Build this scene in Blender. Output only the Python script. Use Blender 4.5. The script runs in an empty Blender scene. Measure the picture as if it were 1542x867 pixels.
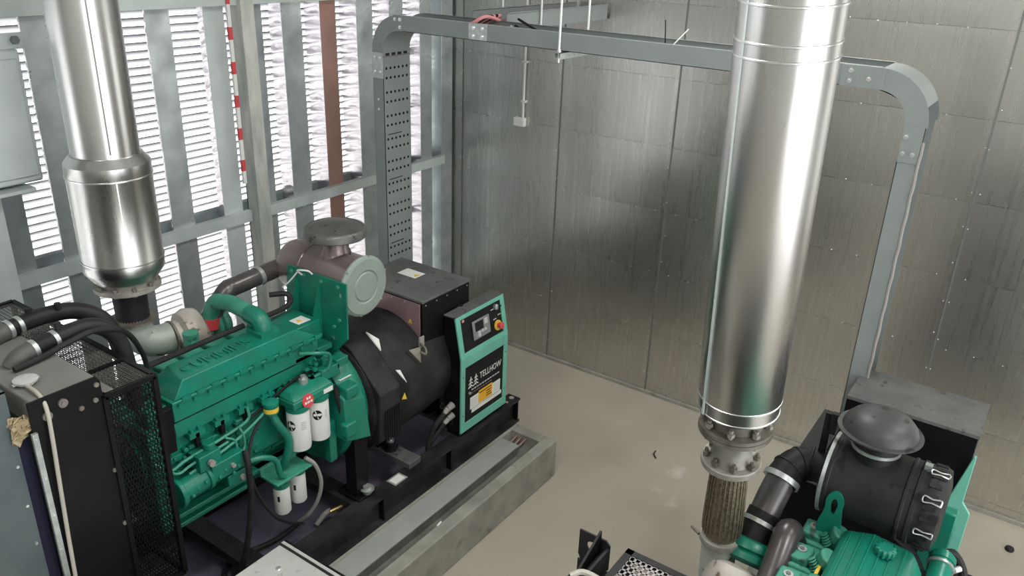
import bpy, math, random
from mathutils import Vector, Matrix
random.seed(7)
sc = bpy.context.scene
col = sc.collection
PI = math.pi

# ------------------------------------------------------------ camera
AZ, PT, RL, FPX = math.radians(34.2332), math.radians(23.3622), math.radians(2.1352), 1227.39
cf = Vector((math.cos(PT)*math.cos(AZ), math.cos(PT)*math.sin(AZ), -math.sin(PT)))
cr0 = Vector((math.sin(AZ), -math.cos(AZ), 0)); cu0 = cr0.cross(cf)
cr = cr0*math.cos(RL)+cu0*math.sin(RL); cu = -cr0*math.sin(RL)+cu0*math.cos(RL)
cam = bpy.data.cameras.new('camera'); cam.sensor_width = 36; cam.lens = FPX/1542*36; cam.clip_start = .05
co = bpy.data.objects.new('camera', cam); col.objects.link(co)
mw = Matrix((cr, cu, -cf)).transposed().to_4x4(); mw.translation = (0, 0, 4.2); co.matrix_world = mw
sc.camera = co

# ------------------------------------------------------------ world, view
w = bpy.data.worlds.new('sky'); sc.world = w; w.use_nodes = True
w.node_tree.nodes['Background'].inputs[0].default_value = (.97, .98, 1, 1)
w.node_tree.nodes['Background'].inputs[1].default_value = 4.0
sc.view_settings.view_transform = 'Standard'; sc.view_settings.look = 'None'
sc.view_settings.gamma = 1; sc.view_settings.use_curve_mapping = False
sc.view_settings.exposure = 0.0
FILL_W = 50  # power of the added fill lamps

# ------------------------------------------------------------ materials
def mat(name, c, rough=.5, metal=0, c2=None, scale=6, bump=0, bscale=40, stretch=(1, 1, 1), rvar=0, detail=6, spots=None, coord='Object', lo=.35, hi=.7, bdetail=4):
    m = bpy.data.materials.new(name); m.use_nodes = True
    nt = m.node_tree; N = nt.nodes; L = nt.links
    b = N['Principled BSDF']
    b.inputs['Base Color'].default_value = (*c, 1); b.inputs['Roughness'].default_value = rough; b.inputs['Metallic'].default_value = metal
    tc = N.new('ShaderNodeTexCoord'); mp = N.new('ShaderNodeMapping'); mp.inputs['Scale'].default_value = stretch
    L.new(tc.outputs[coord], mp.inputs[0])
    if c2 or rvar:
        nz = N.new('ShaderNodeTexNoise'); nz.inputs['Scale'].default_value = scale; nz.inputs['Detail'].default_value = detail
        L.new(mp.outputs[0], nz.inputs['Vector'])
        r = N.new('ShaderNodeMapRange'); r.inputs[1].default_value = lo; r.inputs[2].default_value = hi
        L.new(nz.outputs['Fac'], r.inputs[0])
        if c2:
            mx = N.new('ShaderNodeMix'); mx.data_type = 'RGBA'
            mx.inputs[6].default_value = (*c, 1); mx.inputs[7].default_value = (*c2, 1)
            L.new(r.outputs[0], mx.inputs[0]); last = mx.outputs[2]
            if spots:
                n2 = N.new('ShaderNodeTexNoise'); n2.inputs['Scale'].default_value = spots[1]; n2.inputs['Detail'].default_value = 4
                L.new(tc.outputs[coord], n2.inputs['Vector'])
                r2 = N.new('ShaderNodeMapRange'); r2.inputs[1].default_value = spots[2]; r2.inputs[2].default_value = spots[3]
                L.new(n2.outputs['Fac'], r2.inputs[0])
                m2 = N.new('ShaderNodeMix'); m2.data_type = 'RGBA'; m2.inputs[7].default_value = (*spots[0], 1)
                L.new(last, m2.inputs[6]); L.new(r2.outputs[0], m2.inputs[0]); last = m2.outputs[2]
            L.new(last, b.inputs['Base Color'])
        if rvar:
            r3 = N.new('ShaderNodeMapRange'); r3.inputs[3].default_value = max(.03, rough-rvar); r3.inputs[4].default_value = min(1, rough+rvar)
            L.new(r.outputs[0], r3.inputs[0]); L.new(r3.outputs[0], b.inputs['Roughness'])
    if bump:
        nb = N.new('ShaderNodeTexNoise'); nb.inputs['Scale'].default_value = bscale; nb.inputs['Detail'].default_value = bdetail
        L.new(mp.outputs[0], nb.inputs['Vector'])
        bp = N.new('ShaderNodeBump'); bp.inputs['Strength'].default_value = bump; bp.inputs['Distance'].default_value = .01
        L.new(nb.outputs['Fac'], bp.inputs['Height']); L.new(bp.outputs[0], b.inputs['Normal'])
    return m

M = {}
def m_(k, *a, **kw): M[k] = mat(k, *a, **kw)
m_('galv', (.55, .59, .6), .4, .55, c2=(.33, .38, .39), scale=4, rvar=.14, bump=.06, bscale=12)
m_('galv_dull', (.4, .44, .45), .45, .5, c2=(.24, .28, .29), scale=4, rvar=.1)
m_('galv_pale', (.6, .66, .65), .5, .25, c2=(.5, .56, .55), scale=4)
m_('foil', (.66, .62, .65), .24, 1, bump=.12, bscale=9, stretch=(1, 1, 3))
m_('wallfoil', (.63, .62, .585), .28, .94, c2=(.53, .53, .495), scale=1.6, stretch=(1, 14, .3), rvar=.04, bump=.012, bscale=3, lo=.2, hi=.8, bdetail=0, detail=3)
m_('joint', (.2, .21, .2), .5, .6)
m_('screw', (.8, .8, .8), .3, 1)
m_('steel', (.62, .615, .6), .31, 1, rvar=.06, scale=3, bump=.04, bscale=6, c2=(.54, .535, .52), stretch=(1, 1, .3))
m_('flange', (.24, .225, .19), .55, .5, c2=(.13, .115, .095), scale=14)
m_('flange_pale', (.36, .35, .31), .5, .3, c2=(.25, .24, .21), scale=20)
m_('braid', (.32, .28, .2), .45, .8, c2=(.16, .13, .09), scale=60, bump=.6, bscale=120)
m_('green', (.006, .2, .13), .38, 0, c2=(.009, .145, .098), scale=7, rvar=.08)
m_('green_dusty', (.06, .3, .21), .5, 0, c2=(.03, .22, .15), scale=9, spots=((.02, .06, .05), 14, .62, .7))
m_('teal', (.16, .5, .385), .4, 0, c2=(.13, .43, .33), scale=8)
m_('black', (.004, .004, .005), .45, 0, c2=(.007, .007, .008), scale=6)
m_('black_dusty', (.011, .012, .013), .5, 0, c2=(.035, .035, .035), scale=5, spots=((.09, .09, .08), 18, .68, .8))
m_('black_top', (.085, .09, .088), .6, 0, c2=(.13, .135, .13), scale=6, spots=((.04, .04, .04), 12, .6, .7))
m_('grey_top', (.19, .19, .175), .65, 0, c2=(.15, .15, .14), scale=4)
m_('mauve_sheen', (.36, .235, .25), .3, .2, c2=(.3, .195, .21), scale=3)  # black-painted steel; its brownish reflection is put into the colour
m_('rubber', (.014, .014, .015), .5, 0, c2=(.026, .026, .026), scale=12)
m_('rubber_ac', (.018, .018, .02), .5, 0, c2=(.035, .035, .035), scale=5, spots=((.01, .01, .01), 9, .6, .65))
m_('pipe_grey', (.13, .12, .12), .3, .5, c2=(.08, .075, .075), scale=6)
m_('cleaner', (.2, .16, .155), .25, .4, c2=(.26, .21, .2), scale=3)
m_('capmetal', (.15, .155, .14), .4, .4, c2=(.085, .085, .08), scale=7, spots=((.025, .025, .025), 16, .63, .67))
m_('disc', (.25, .305, .265), .45, 0, c2=(.22, .27, .24), scale=6)
m_('iron', (.45, .5, .46), .55, .2, c2=(.36, .38, .34), scale=5, spots=((.1, .06, .04), 17, .6, .66))
m_('iron_white', (.6, .57, .53), .55, .2, c2=(.45, .4, .34), scale=8, spots=((.15, .09, .06), 16, .6, .68))
m_('darkpipe', (.02, .02, .024), .6, .2)
m_('traygrey', (.255, .285, .28), .45, .1, c2=(.225, .255, .25), scale=3)
m_('galvplate', (.55, .58, .57), .4, .7, c2=(.42, .45, .44), scale=30)
m_('hole', (.01, .01, .01), .8)
m_('pink', (.6, .25, .26), .5)
m_('white', (.75, .75, .73), .5)
m_('cable_black', (.015, .015, .016), .5)
m_('cable_grey', (.3, .29, .27), .6)
m_('conduit', (.72, .73, .72), .45)
m_('floor', (.42, .385, .315), .42, 0, c2=(.35, .325, .265), scale=1.3, rvar=.12, bump=.04, bscale=30, spots=((.62, .61, .56), 1.7, .63, .74))
m_('concrete', (.33, .325, .28), .8, 0, c2=(.22, .22, .19), scale=5, bump=.3, bscale=25, spots=((.13, .13, .11), 7, .6, .75))
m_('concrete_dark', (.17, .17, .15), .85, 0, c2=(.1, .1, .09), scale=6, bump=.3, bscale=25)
m_('slab', (.33, .35, .33), .6, 0, c2=(.28, .3, .285), scale=4)
m_('base_shaded', (.1, .09, .125), .5, 0, c2=(.15, .135, .19), scale=3)  # underexposed purple shade below the engine, put into the concrete colour
m_('slat', (.62, .62, .63), .35, .6)
m_('brown', (.42, .24, .2), .4, .3, c2=(.32, .2, .17), scale=4)
m_('mottled', (.62, .62, .56), .6, .2, c2=(.34, .37, .36), scale=10, stretch=(1, 1, .25))
m_('duct', (.13, .16, .165), .42, .35, c2=(.09, .115, .12), scale=4, rvar=.1)  # dim light at the lower left put into a darker galvanised colour
m_('hose_grey', (.1, .1, .09), .6, 0, c2=(.07, .07, .065), scale=10)
m_('filter', (.72, .73, .7), .4)
m_('label_white', (.75, .75, .72), .5)
m_('ink', (.01, .01, .012), .5)
m_('brass', (.5, .38, .16), .35, .9)
m_('red', (.6, .06, .07), .45)
m_('yellow', (.75, .5, .05), .45)
m_('orange', (.8, .42, .02), .45)
m_('bluegrey', (.2, .21, .22), .4)
m_('key', (.5, .5, .5), .5)
m_('offwhite', (.7, .71, .68), .35, .5, c2=(.6, .61, .58), scale=5, spots=((.45, .45, .42), 20, .6, .7))
m_('foam', (.4, .33, .2), .9, 0, c2=(.25, .18, .09), scale=20, bump=.6)
m_('cap_dusty', (.05, .052, .053), .45, 0, c2=(.04, .04, .042), scale=4, spots=((.012, .012, .012), 13, .62, .64))
m_('canvas', (.02, .02, .045), .8)
m_('ceiling', (.6, .6, .58), .6)
m_('plaster', (.5, .5, .47), .7)
m_('ground', (.6, .6, .57), .9)
m_('lighthose', (.4, .38, .33), .5)
for k in ('black', 'rubber', 'rubber_ac', 'black_dusty', 'canvas', 'hole', 'ink', 'cable_black', 'darkpipe', 'base_shaded'): M[k].node_tree.nodes['Principled BSDF'].inputs['Specular IOR Level'].default_value = .2
e = bpy.data.materials.new('fill_glow'); e.use_nodes = True
eb = e.node_tree.nodes['Principled BSDF']; eb.inputs['Emission Color'].default_value = (1, .98, .95, 1); eb.inputs['Emission Strength'].default_value = 6  # glowing diffuser of the added fill lamps
M['fill_glow'] = e

# ------------------------------------------------------------ mesh builder
ORG = {}
def basis(d):
    d = Vector(d).normalized()
    a = Vector((0, 0, 1)) if abs(d.z) < .95 else Vector((1, 0, 0))
    u = d.cross(a).normalized(); v = d.cross(u).normalized()
    return d, u, v
class MB:
    def __init__(s): s.v = []; s.f = []
    def add(s, vs, fs):
        n = len(s.v); s.v += [Vector(p) for p in vs]; s.f += [tuple(i+n for i in f) for f in fs]; return s
    def box(s, x0, x1, y0, y1, z0, z1):
        return s.add([(x0,y0,z0),(x1,y0,z0),(x1,y1,z0),(x0,y1,z0),(x0,y0,z1),(x1,y0,z1),(x1,y1,z1),(x0,y1,z1)],
                     [(0,3,2,1),(4,5,6,7),(0,1,5,4),(1,2,6,5),(2,3,7,6),(3,0,4,7)])
    def obox(s, c, size, R):
        c = Vector(c); h = [k/2 for k in size]
        vs = [c+R @ Vector((a*h[0], b*h[1], d*h[2])) for d in (-1,1) for a,b in ((-1,-1),(1,-1),(1,1),(-1,1))]
        return s.add(vs, [(0,3,2,1),(4,5,6,7),(0,1,5,4),(1,2,6,5),(2,3,7,6),(3,0,4,7)])
    def cyl(s, p0, p1, r0, r1=None, n=24, caps=True):
        r1 = r0 if r1 is None else r1
        return s.lathe(p0, Vector(p1)-Vector(p0), [(r0, 0), (r1, (Vector(p1)-Vector(p0)).length)], n, caps)
    def lathe(s, o, d, prof, n=32, caps=True):
        o = Vector(o); d, u, v = basis(d); vs = []; fs = []
        for r, t in prof:
            for k in range(n):
                a = 2*PI*k/n; vs.append(o+d*t+(u*math.cos(a)+v*math.sin(a))*r)
        for j in range(len(prof)-1):
            for k in range(n):
                a, b = j*n+k, j*n+(k+1) % n; fs.append((a, a+n, b+n, b))
        if caps:
            fs.append(tuple(range(n))); fs.append(tuple((len(prof)-1)*n+k for k in reversed(range(n))))
        return s.add(vs, fs)
    def tube(s, pts, r, n=10, smooth=6, caps=True):
        pts = [Vector(p) for p in pts]
        if smooth and len(pts) > 2:
            q = []
            ext = [pts[0]*2-pts[1]]+pts+[pts[-1]*2-pts[-2]]
            for i in range(1, len(ext)-2):
                a, b, c, d = ext[i-1:i+3]
                for k in range(smooth):
                    t = k/smooth
                    q.append(.5*((2*b)+(c-a)*t+(2*a-5*b+4*c-d)*t*t+(3*b-a-3*c+d)*t**3))
            pts = q+[pts[-1]]
        rs = r if isinstance(r, (list, tuple)) else None
        vs = []; fs = []; u = None
        for i, p in enumerate(pts):
            d = (pts[min(i+1, len(pts)-1)]-pts[max(i-1, 0)]).normalized()
            if u is None: _, u, v = basis(d)
            else:
                u = (u-d*u.dot(d)).normalized(); v = d.cross(u)
            rr = r if not rs else rs[0]+(rs[1]-rs[0])*i/(len(pts)-1)
            for k in range(n):
                a = 2*PI*k/n; vs.append(p+(u*math.cos(a)+v*math.sin(a))*rr)
        for j in range(len(pts)-1):
            for k in range(n):
                a, b = j*n+k, j*n+(k+1) % n; fs.append((a, b, b+n, a+n))
        if caps: fs.append(tuple(reversed(range(n)))); fs.append(tuple((len(pts)-1)*n+k for k in range(n)))
        return s.add(vs, fs)
    def prism(s, pts, d):
        pts = [Vector(p) for p in pts]; d = Vector(d); n = len(pts)
        return s.add(pts+[p+d for p in pts], [tuple(reversed(range(n))), tuple(range(n, 2*n))]+[(i, (i+1) % n, (i+1) % n+n, i+n) for i in range(n)])
    def hull8(s, a, b):   # two quads, bottom a and top b
        return s.add(list(a)+list(b), [(0,3,2,1),(4,5,6,7),(0,1,5,4),(1,2,6,5),(2,3,7,6),(3,0,4,7)])
    def sphere(s, c, r, n=16, sz=1):
        prof = [(max(.001, r*math.sin(PI*k/8)), -r*sz*math.cos(PI*k/8)) for k in range(9)]
        return s.lathe(c, (0, 0, 1), prof, n)
    def bolt(s, p, d, r=.012, h=.012): 
        p = Vector(p); d = Vector(d).normalized(); return s.cyl(p, p+d*h, r, r, 6)
    def build(s, name, m, parent=None, bevel=0, sharp=35, kind=None):
        import bmesh
        me = bpy.data.meshes.new(name)
        if parent is not None: org = ORG[parent.name]
        else:
            xs = [v.x for v in s.v]; ys = [v.y for v in s.v]; zs = [v.z for v in s.v]
            org = Vector(((min(xs)+max(xs))/2, (min(ys)+max(ys))/2, min(zs)))
        me.from_pydata([tuple(v-org) for v in s.v], [], s.f)
        bm = bmesh.new(); bm.from_mesh(me); bmesh.ops.recalc_face_normals(bm, faces=bm.faces); bm.to_mesh(me); bm.free()
        for p in me.polygons: p.use_smooth = True
        me.set_sharp_from_angle(angle=math.radians(sharp))
        for k in (m if isinstance(m, list) else [m]): me.materials.append(M[k])
        o = bpy.data.objects.new(name, me); col.objects.link(o)
        if parent is not None: o.parent = parent
        else: o.location = org
        ORG[o.name] = org
        if bevel:
            b = o.modifiers.new('bevel', 'BEVEL'); b.width = bevel; b.segments = 2; b.limit_method = 'ANGLE'; b.angle_limit = math.radians(40)
        if kind: o['kind'] = kind
        return o
def empty(name, loc):
    o = bpy.data.objects.new(name, None); col.objects.link(o); o.location = loc; o.empty_display_size = .1
    ORG[o.name] = Vector(loc); return o
def tag(o, label, cat, group=None, kind=None):
    o['label'] = label; o['category'] = cat
    if group: o['group'] = group
    if kind: o['kind'] = kind
    return o
def inst(o, name, loc, parent):
    c = o.copy(); c.name = name; col.objects.link(c); c.parent = parent; c.location = loc; return c
def text_mb(txt, size, o, ux, uy, depth=.004, sx=1.0):
    cu_ = bpy.data.curves.new('t', 'FONT'); cu_.body = txt; cu_.size = size; cu_.extrude = depth/2; cu_.align_x = 'CENTER'; cu_.align_y = 'CENTER'; cu_.resolution_u = 3
    to = bpy.data.objects.new('t', cu_); col.objects.link(to)
    dg = bpy.context.evaluated_depsgraph_get(); me = bpy.data.meshes.new_from_object(to.evaluated_get(dg))
    ux = Vector(ux).normalized(); uy = Vector(uy).normalized(); uz = ux.cross(uy); o = Vector(o)
    mb = MB(); mb.add([o+ux*v.co.x*sx+uy*v.co.y+uz*v.co.z for v in me.vertices], [tuple(p.vertices) for p in me.polygons])
    bpy.data.objects.remove(to); bpy.data.meshes.remove(me); return mb

# ============================================================ SETTING
XW = 6.73      # far wall
fl = MB().box(-3.0, XW+.02, -4.5, 5.75, -.1, 0).build('floor', 'floor'); fl['kind'] = 'structure'
g = MB().box(-8, 14, 5.75, 16, -.3, -.15).build('outside_ground', 'ground'); g['kind'] = 'structure'
tag(g, 'pale ground outside beyond the louvre wall', 'ground')
ce = MB().box(-3.0, XW+.2, -4.5, 5.8, 5.2, 5.3).build('ceiling', 'ceiling'); ce['kind'] = 'structure'
wb = MB().box(-3.1, -3.0, -4.5, 5.8, 0, 5.2).build('wall_back', 'plaster'); wb['kind'] = 'structure'
wr = MB().box(-3, -2, -4.6, -4.5, 0, 5.2).box(4.5, XW, -4.6, -4.5, 0, 5.2).box(-2, 4.5, -4.6, -4.5, 4.6, 5.2).build('wall_right', 'plaster'); wr['kind'] = 'structure'
# far wall: foil faced acoustic panels 1.2 x 0.6
wf = empty('wall_far', (XW, 0, 0)); wf['kind'] = 'structure'
MB().box(XW+.02, XW+.15, -4.5, 5.8, 0, 5.2).build('backing', 'joint', wf)
ys = [5.75, 5.28, 4.09, 2.905, 1.70, .485, -.73, -1.94, -3.15, -4.5]
zs = [.0, .10, .70, 1.30, 1.905, 2.505, 3.11, 3.72, 4.33, 4.94, 5.2]
def panel_mb(w_, h_):
    # slightly pillowed sheet so the reflections waver
    mb = MB(); nx, nz = 8, 5; vs = []; fs = []
    for i in range(nx+1):
        for j in range(nz+1):
            a, b = i/nx, j/nz
            e_ = 0 if (i in (0, nx) or j in (0, nz)) else 1
            vs.append((XW-.003*e_*(math.sin(PI*a)*math.sin(PI*b))-e_*random.uniform(0, .0007), (a-.5)*w_, b*h_))
    for i in range(nx):
        for j in range(nz):
            k = i*(nz+1)+j; fs.append((k, k+1, k+nz+2, k+nz+1))
    mb.add(vs, fs); n = len(vs)
    mb.box(XW+.001, XW+.02, -w_/2, w_/2, 0, h_); return mb
cache = {}
for i in range(len(ys)-1):
    for j in range(len(zs)-1):
        w_, h_ = ys[i]-ys[i+1]-.005, zs[j+1]-zs[j]-.002
        o = panel_mb(w_, h_).build('panel', 'wallfoil', wf, sharp=60)
        o.location = (0, (ys[i]+ys[i+1])/2, zs[j]+.002)
# seam strips and screws
for y in ys[1:-1]:
    MB().box(XW-.006, XW+.001, y-.007, y+.007, .0, 5.2).build('seam_strip', 'joint', wf)
sm = MB()
for y in ys[1:-1]:
    z = .2
    while z < 4.4:
        for s_ in (-1, 1):
            if random.random() < .75: sm.sphere((XW-.006, y+s_*random.uniform(.008, .03), z+random.uniform(-.03, .03)), .0055, 6)
        z += .3
for z in zs[2:-2]:
    y = 5.2
    while y > -2:
        if random.random() < .6: sm.sphere((XW-.004, y, z+random.uniform(-.008, .008)), .005, 6)
        y -= .2
sm.build('screws', 'screw', wf, kind='stuff')
bl = MB().box(XW-.03, XW, -4.5, 5.6, 0, .03).build('baseboard_far', 'concrete'); bl['kind'] = 'structure'

# left wall: louvre slats
wl = empty('wall_left', (4.1, 5.66, 0)); wl['kind'] = 'structure'
def slat(x0, x1):
    mb = MB(); L_ = x1-x0
    # blade sloping down to the outside with a small lip
    mb.prism([(x0, 5.64, .0), (x0, 5.70, -.034), (x0, 5.706, -.034), (x0, 5.706, -.042), (x0, 5.698, -.042), (x0, 5.64, -.007), (x0, 5.632, .004), (x0, 5.636, .01)], (L_, 0, 0))
    return mb
sl = [slat(-2.2, 4.06), slat(4.12, 6.70)]
protos = [s_.build('louvre_slat', 'slat', wl) for s_ in sl]
n = 0; z = .32
while z < 4.6:
    for k in (0, 1):
        if n == 0: protos[k].location = (0, 0, z)
        else: inst(protos[k], 'louvre_slat', (0, 0, z), wl)
    n = 1; z += .056
MB().box(-2.2, 6.73, 5.62, 5.72, 0, .3).build('sill', 'concrete', wl)
MB().box(-3.0, -2.2, 5.62, 5.72, 0, 5.2).build('end_panel', 'galv_dull', wl)
MB().box(-2.2, 6.73, 5.62, 5.72, 4.6, 5.2).build('head_panel', 'galv_dull', wl)

# posts (deep boxed splitters): front web, foil side
def post(x0, x1, m, label, z0=.3, z1=4.6, y0=5.4, d=.2, group='galvanised louvre posts'):
    t = empty('louvre_post', ((x0+x1)/2, y0+d/2, z0))
    MB().box(x0, x1, y0, y0+.006, z0, z1).build('front_web', m, t)
    MB().box(x1-.004, x1, y0+.006, y0+d, z0, z1).build('side_web', 'galv', t)
    mb = MB(); vs = []; fs = []; nz = int((z1-z0)/.03); ph = random.uniform(0, 9)
    for j in range(nz+1):
        zz = z0+(z1-z0)*j/nz
        for i in range(5):
            yy = y0+.006+(d-.01)*i/4
            k = .0045*math.sin(zz*62+ph+i*.5)+.003*math.sin(zz*131+ph*2-i*.8)+.002*random.uniform(-1, 1)
            vs.append((x0+(.004+k if 0 < i < 4 else .003), yy, zz+.01*math.sin(i*1.3)))
    for j in range(nz):
        for i in range(4):
            k = j*5+i; fs.append((k, k+1, k+6, k+5))
    mb.add(vs, fs); mb.build('foil_side', 'foil', t, sharp=80)
    return tag(t, label, 'post', group)
post(2.17, 2.335, 'galv_dull', 'leftmost galvanised louvre post, partly hidden below the grey wall box', d=0.06)
post(2.525, 2.71, 'galv', 'wide galvanised louvre post just left of the silver exhaust stack', d=0.03)
post(2.97, 3.13, 'galv', 'galvanised louvre post directly behind the silver exhaust stack', d=0.03)
post(3.355, 3.54, 'galv', 'galvanised louvre post between two open louvre bays right of the exhaust stack', d=0.03)
post(3.815, 3.99, 'galv_pale', 'pale galvanised louvre post beside the red and white striped rod', d=0.08)
post(4.18, 4.335, 'galv_dull', 'galvanised louvre post just right of the mottled steel column', d=0.04)
post(4.53, 4.735, 'galv', 'galvanised louvre post left of the rust brown post', d=0.16)
post(4.94, 5.113, 'brown', 'rust brown steel louvre post above the engine air cleaner', d=0.2)
post(5.36, 5.557, 'galv', 'galvanised louvre post right of the rust brown one, beside the perforated cable riser', d=0.22)
post(5.78, 5.96, 'galv', 'galvanised louvre post hidden behind the perforated cable riser')
post(6.2, 6.37, 'galv', 'galvanised louvre post between the cable riser and the room corner')
t = MB().box(6.52, 6.70, 5.40, 5.60, 0, 5.2).build('corner_jamb', 'galv', bevel=.004); tag(t, 'galvanised corner jamb where the louvres meet the foil panel wall', 'jamb')
t = MB().box(1.95, 2.12, 5.18, 5.34, 0, 2.66).build('steel_column', 'galv_pale', bevel=.004)
tag(t, 'pale green painted steel column at the left picture edge', 'column')
t = empty('steel_column', (4.1, 5.33, 0))
MB().box(4.04, 4.16, 5.26, 5.27, 0, 5.2).box(4.04, 4.05, 5.27, 5.40, 0, 5.2).box(4.04, 4.16, 5.39, 5.4, 0, 5.2).build('channel', 'mottled', t)
MB().box(4.0, 4.2, 5.24, 5.42, 0, .02).build('base_plate', 'galv_dull', t)
tag(t, 'mottled grey steel column with splashes, right of the striped rod', 'column')
t = empty('wall_beam', (4.3, 5.37, 1.97))
for x0, x1 in ((2.12, 4.04), (4.16, 6.52)):
    MB().box(x0, x1, 5.35, 5.356, 1.972, 2.062).box(x0, x1, 5.356, 5.40, 2.056, 2.062).box(x0, x1, 5.356, 5.40, 1.972, 1.978).build('channel', 'galv_pale', t)
MB().box(.6, 6.5, 5.56, 5.61, 1.98, 2.07).build('rear_rail', 'galv_dull', t)
tag(t, 'long galvanised horizontal beam running across the louvre posts', 'beam')
t = empty('top_beam', (3.6, 5.35, 3.66))
MB().box(-.5, 6.52, 5.3, 5.31, 3.66, 3.9).box(-.5, 6.52, 5.31, 5.39, 3.66, 3.67).build('channel', 'galv_pale', t)
tag(t, 'pale galvanised beam across the top of the louvre posts', 'beam')
for zz in (1.45, 2.55, 3.1):
    MB().box(5.56, 6.2, 5.603, 5.63, zz, zz+.03).build('rail', 'galv_dull', wl)
# striped rod
t = empty('striped_rod', (3.95, 5.3, 2.3)); k = 0
zc = 2.32
while zc < 3.75:
    MB().box(3.944, 3.972, 5.29, 5.31, zc, zc+.25).build('band', 'white', t)
    MB().box(3.943, 3.973, 5.289, 5.311, zc+.1, zc+.19).build('red_band', 'red', t)
    zc += .25
tag(t, 'slim red and white striped rod standing against the louvre post', 'rod')
# grey box on the left
t = empty('wall_box', (2.0, 5.1, 2.68))
MB().box(1.55, 2.33, 5.05, 5.3, 2.74, 3.51).build('body', 'galv_pale', t, bevel=.015)
MB().box(1.58, 2.305, 5.035, 5.05, 2.78, 3.46).build('door', 'galv_pale', t, bevel=.008)
mb = MB().box(2.1, 2.37, 5.06, 5.075, 3.51, 3.60); mb.build('mounting_bracket', 'galv_pale', t, bevel=.006)
MB().bolt((2.32, 5.06, 3.56), (0, -1, 0), .025, .02).build('bolt', 'joint', t)
MB().box(1.55, 2.25, 5.0, 5.35, 2.70, 2.72).build('support_ledge', 'galv_pale', t)
tag(t, 'grey green metal wall box with a bolted corner bracket at the left edge', 'box')
# fill lamps added under the ceiling, out of view, to brighten the room
for k, (x, y) in enumerate(((2.2, 1.9), (2.2, -1.4), (5.0, 1.9), (5.0, -1.4), (-.8, 1.9))):
    t = empty('fill_lamp', (x, y, 5.08))
    MB().box(x-.65, x+.65, y-.08, y+.08, 5.12, 5.2).build('housing', 'white', t, bevel=.01)
    MB().box(x-.62, x+.62, y-.07, y+.07, 5.10, 5.12).build('diffuser', 'fill_glow', t)
    tag(t, 'added white fill lamp on the ceiling, %s' % ('above the two engines', 'over the empty right side', 'above the alternators', 'right of the second alternator', 'behind the viewer')[k], 'lamp', 'added fill lamps')
    la = bpy.data.lights.new('fill_light', 'AREA'); la.shape = 'RECTANGLE'; la.size = 1.3; la.size_y = .3; la.energy = FILL_W; la.color = (1, .985, .95)
    lo = bpy.data.objects.new('fill_light', la); col.objects.link(lo); lo.parent = t; lo.location = (0, 0, -.01)

# ============================================================ PLINTHS
def plinth(dy, label, detail):
    t = empty('concrete_plinth', (3, 3.85+dy, 0))
    MB().box(.0, 4.99, 3.27+dy, 4.55+dy, 0, .354).build('base', 'concrete', t, bevel=.006)
    MB().box(.0, 4.99, 2.885+dy, 2.99+dy, 0, .354).build('kerb', 'concrete', t, bevel=.01)
    MB().box(4.885, 4.99, 2.99+dy, 3.27+dy, 0, .35).build('kerb_end', 'concrete', t, bevel=.006)
    MB().box(.0, 4.72, 3.085+dy, 3.262+dy, .345, .362).build('cover_slab', 'slab', t, bevel=.004)
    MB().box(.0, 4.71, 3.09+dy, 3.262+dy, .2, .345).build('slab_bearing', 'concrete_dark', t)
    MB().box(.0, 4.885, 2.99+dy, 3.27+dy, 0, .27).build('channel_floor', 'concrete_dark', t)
    if detail:
        MB().box(1.9, 4.8, 3.42+dy, 4.28+dy, .354, .40).build('screed', 'base_shaded', t)
        for k in range(3): MB().cyl((4.70, 3.12+.04*k+dy, .30), (4.885, 3.13+.045*k+dy, .31), .008, n=8).build('rebar', 'brown', t)
    return tag(t, label, 'plinth')
plinth(0, 'low concrete plinth with a kerb and covered channel under the left generator set', True)
plinth(-3.49, 'low concrete plinth under the right generator set', False)

# ============================================================ GENERATOR SET 1
G = empty('generator_set', (3.1, 3.85, .354))
tag(G, 'green diesel generator set with black radiator and teal control panel on a black skid', 'generator')
# skid rails
for y0 in (3.295, 4.285):
    sgn = 1
    r = MB().box(1.15, 5.03, y0, y0+.12, .565, .585).box(1.15, 5.03, y0, y0+.12, .354, .374).box(1.15, 5.03, y0+.05, y0+.065, .374, .565).build('skid_rail', 'black_dusty', G)
    for x in (1.3, 2.4, 3.35, 4.1, 5.0): MB().box(x, x+.012, y0+.004, y0+.116, .374, .565).build('stiffener', 'black', r)
    MB().cyl((4.985, y0+.06, .585), (4.985, y0+.06, .589), .022).build('hole_plug', 'cable_grey', r); MB().cyl((4.9, y0+.05, .585), (4.9, y0+.05, .588), .014, n=12).build('hole_plug', 'cable_grey', r)
cbs = []
for x in (1.4, 2.35, 3.17, 3.69, 4.30, 4.85):
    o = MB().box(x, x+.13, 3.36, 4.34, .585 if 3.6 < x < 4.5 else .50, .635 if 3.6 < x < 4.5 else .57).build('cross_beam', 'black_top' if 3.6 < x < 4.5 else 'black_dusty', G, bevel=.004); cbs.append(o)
for x in (3.755, 4.365):
    for y in (3.6, 4.1):
        o = MB().cyl((x, y, .635), (x, y, .66), .055).cyl((x, y, .66), (x, y, .70), .04).build('rubber_mount', 'rubber', G)
        MB().cyl((x, y, .70), (x, y, .712), .028).bolt((x, y, .712), (0, 0, 1), .016, .02).build('mount_bolt', 'galvplate', o)
np_ = MB().box(3.49, 3.62, 3.31, 3.40, .585, .5865).build('name_plate', 'cable_grey', G)
MB().box(3.505, 3.605, 3.322, 3.388, .5866, .5872).build('plate_face', 'label_white', np_)

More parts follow.
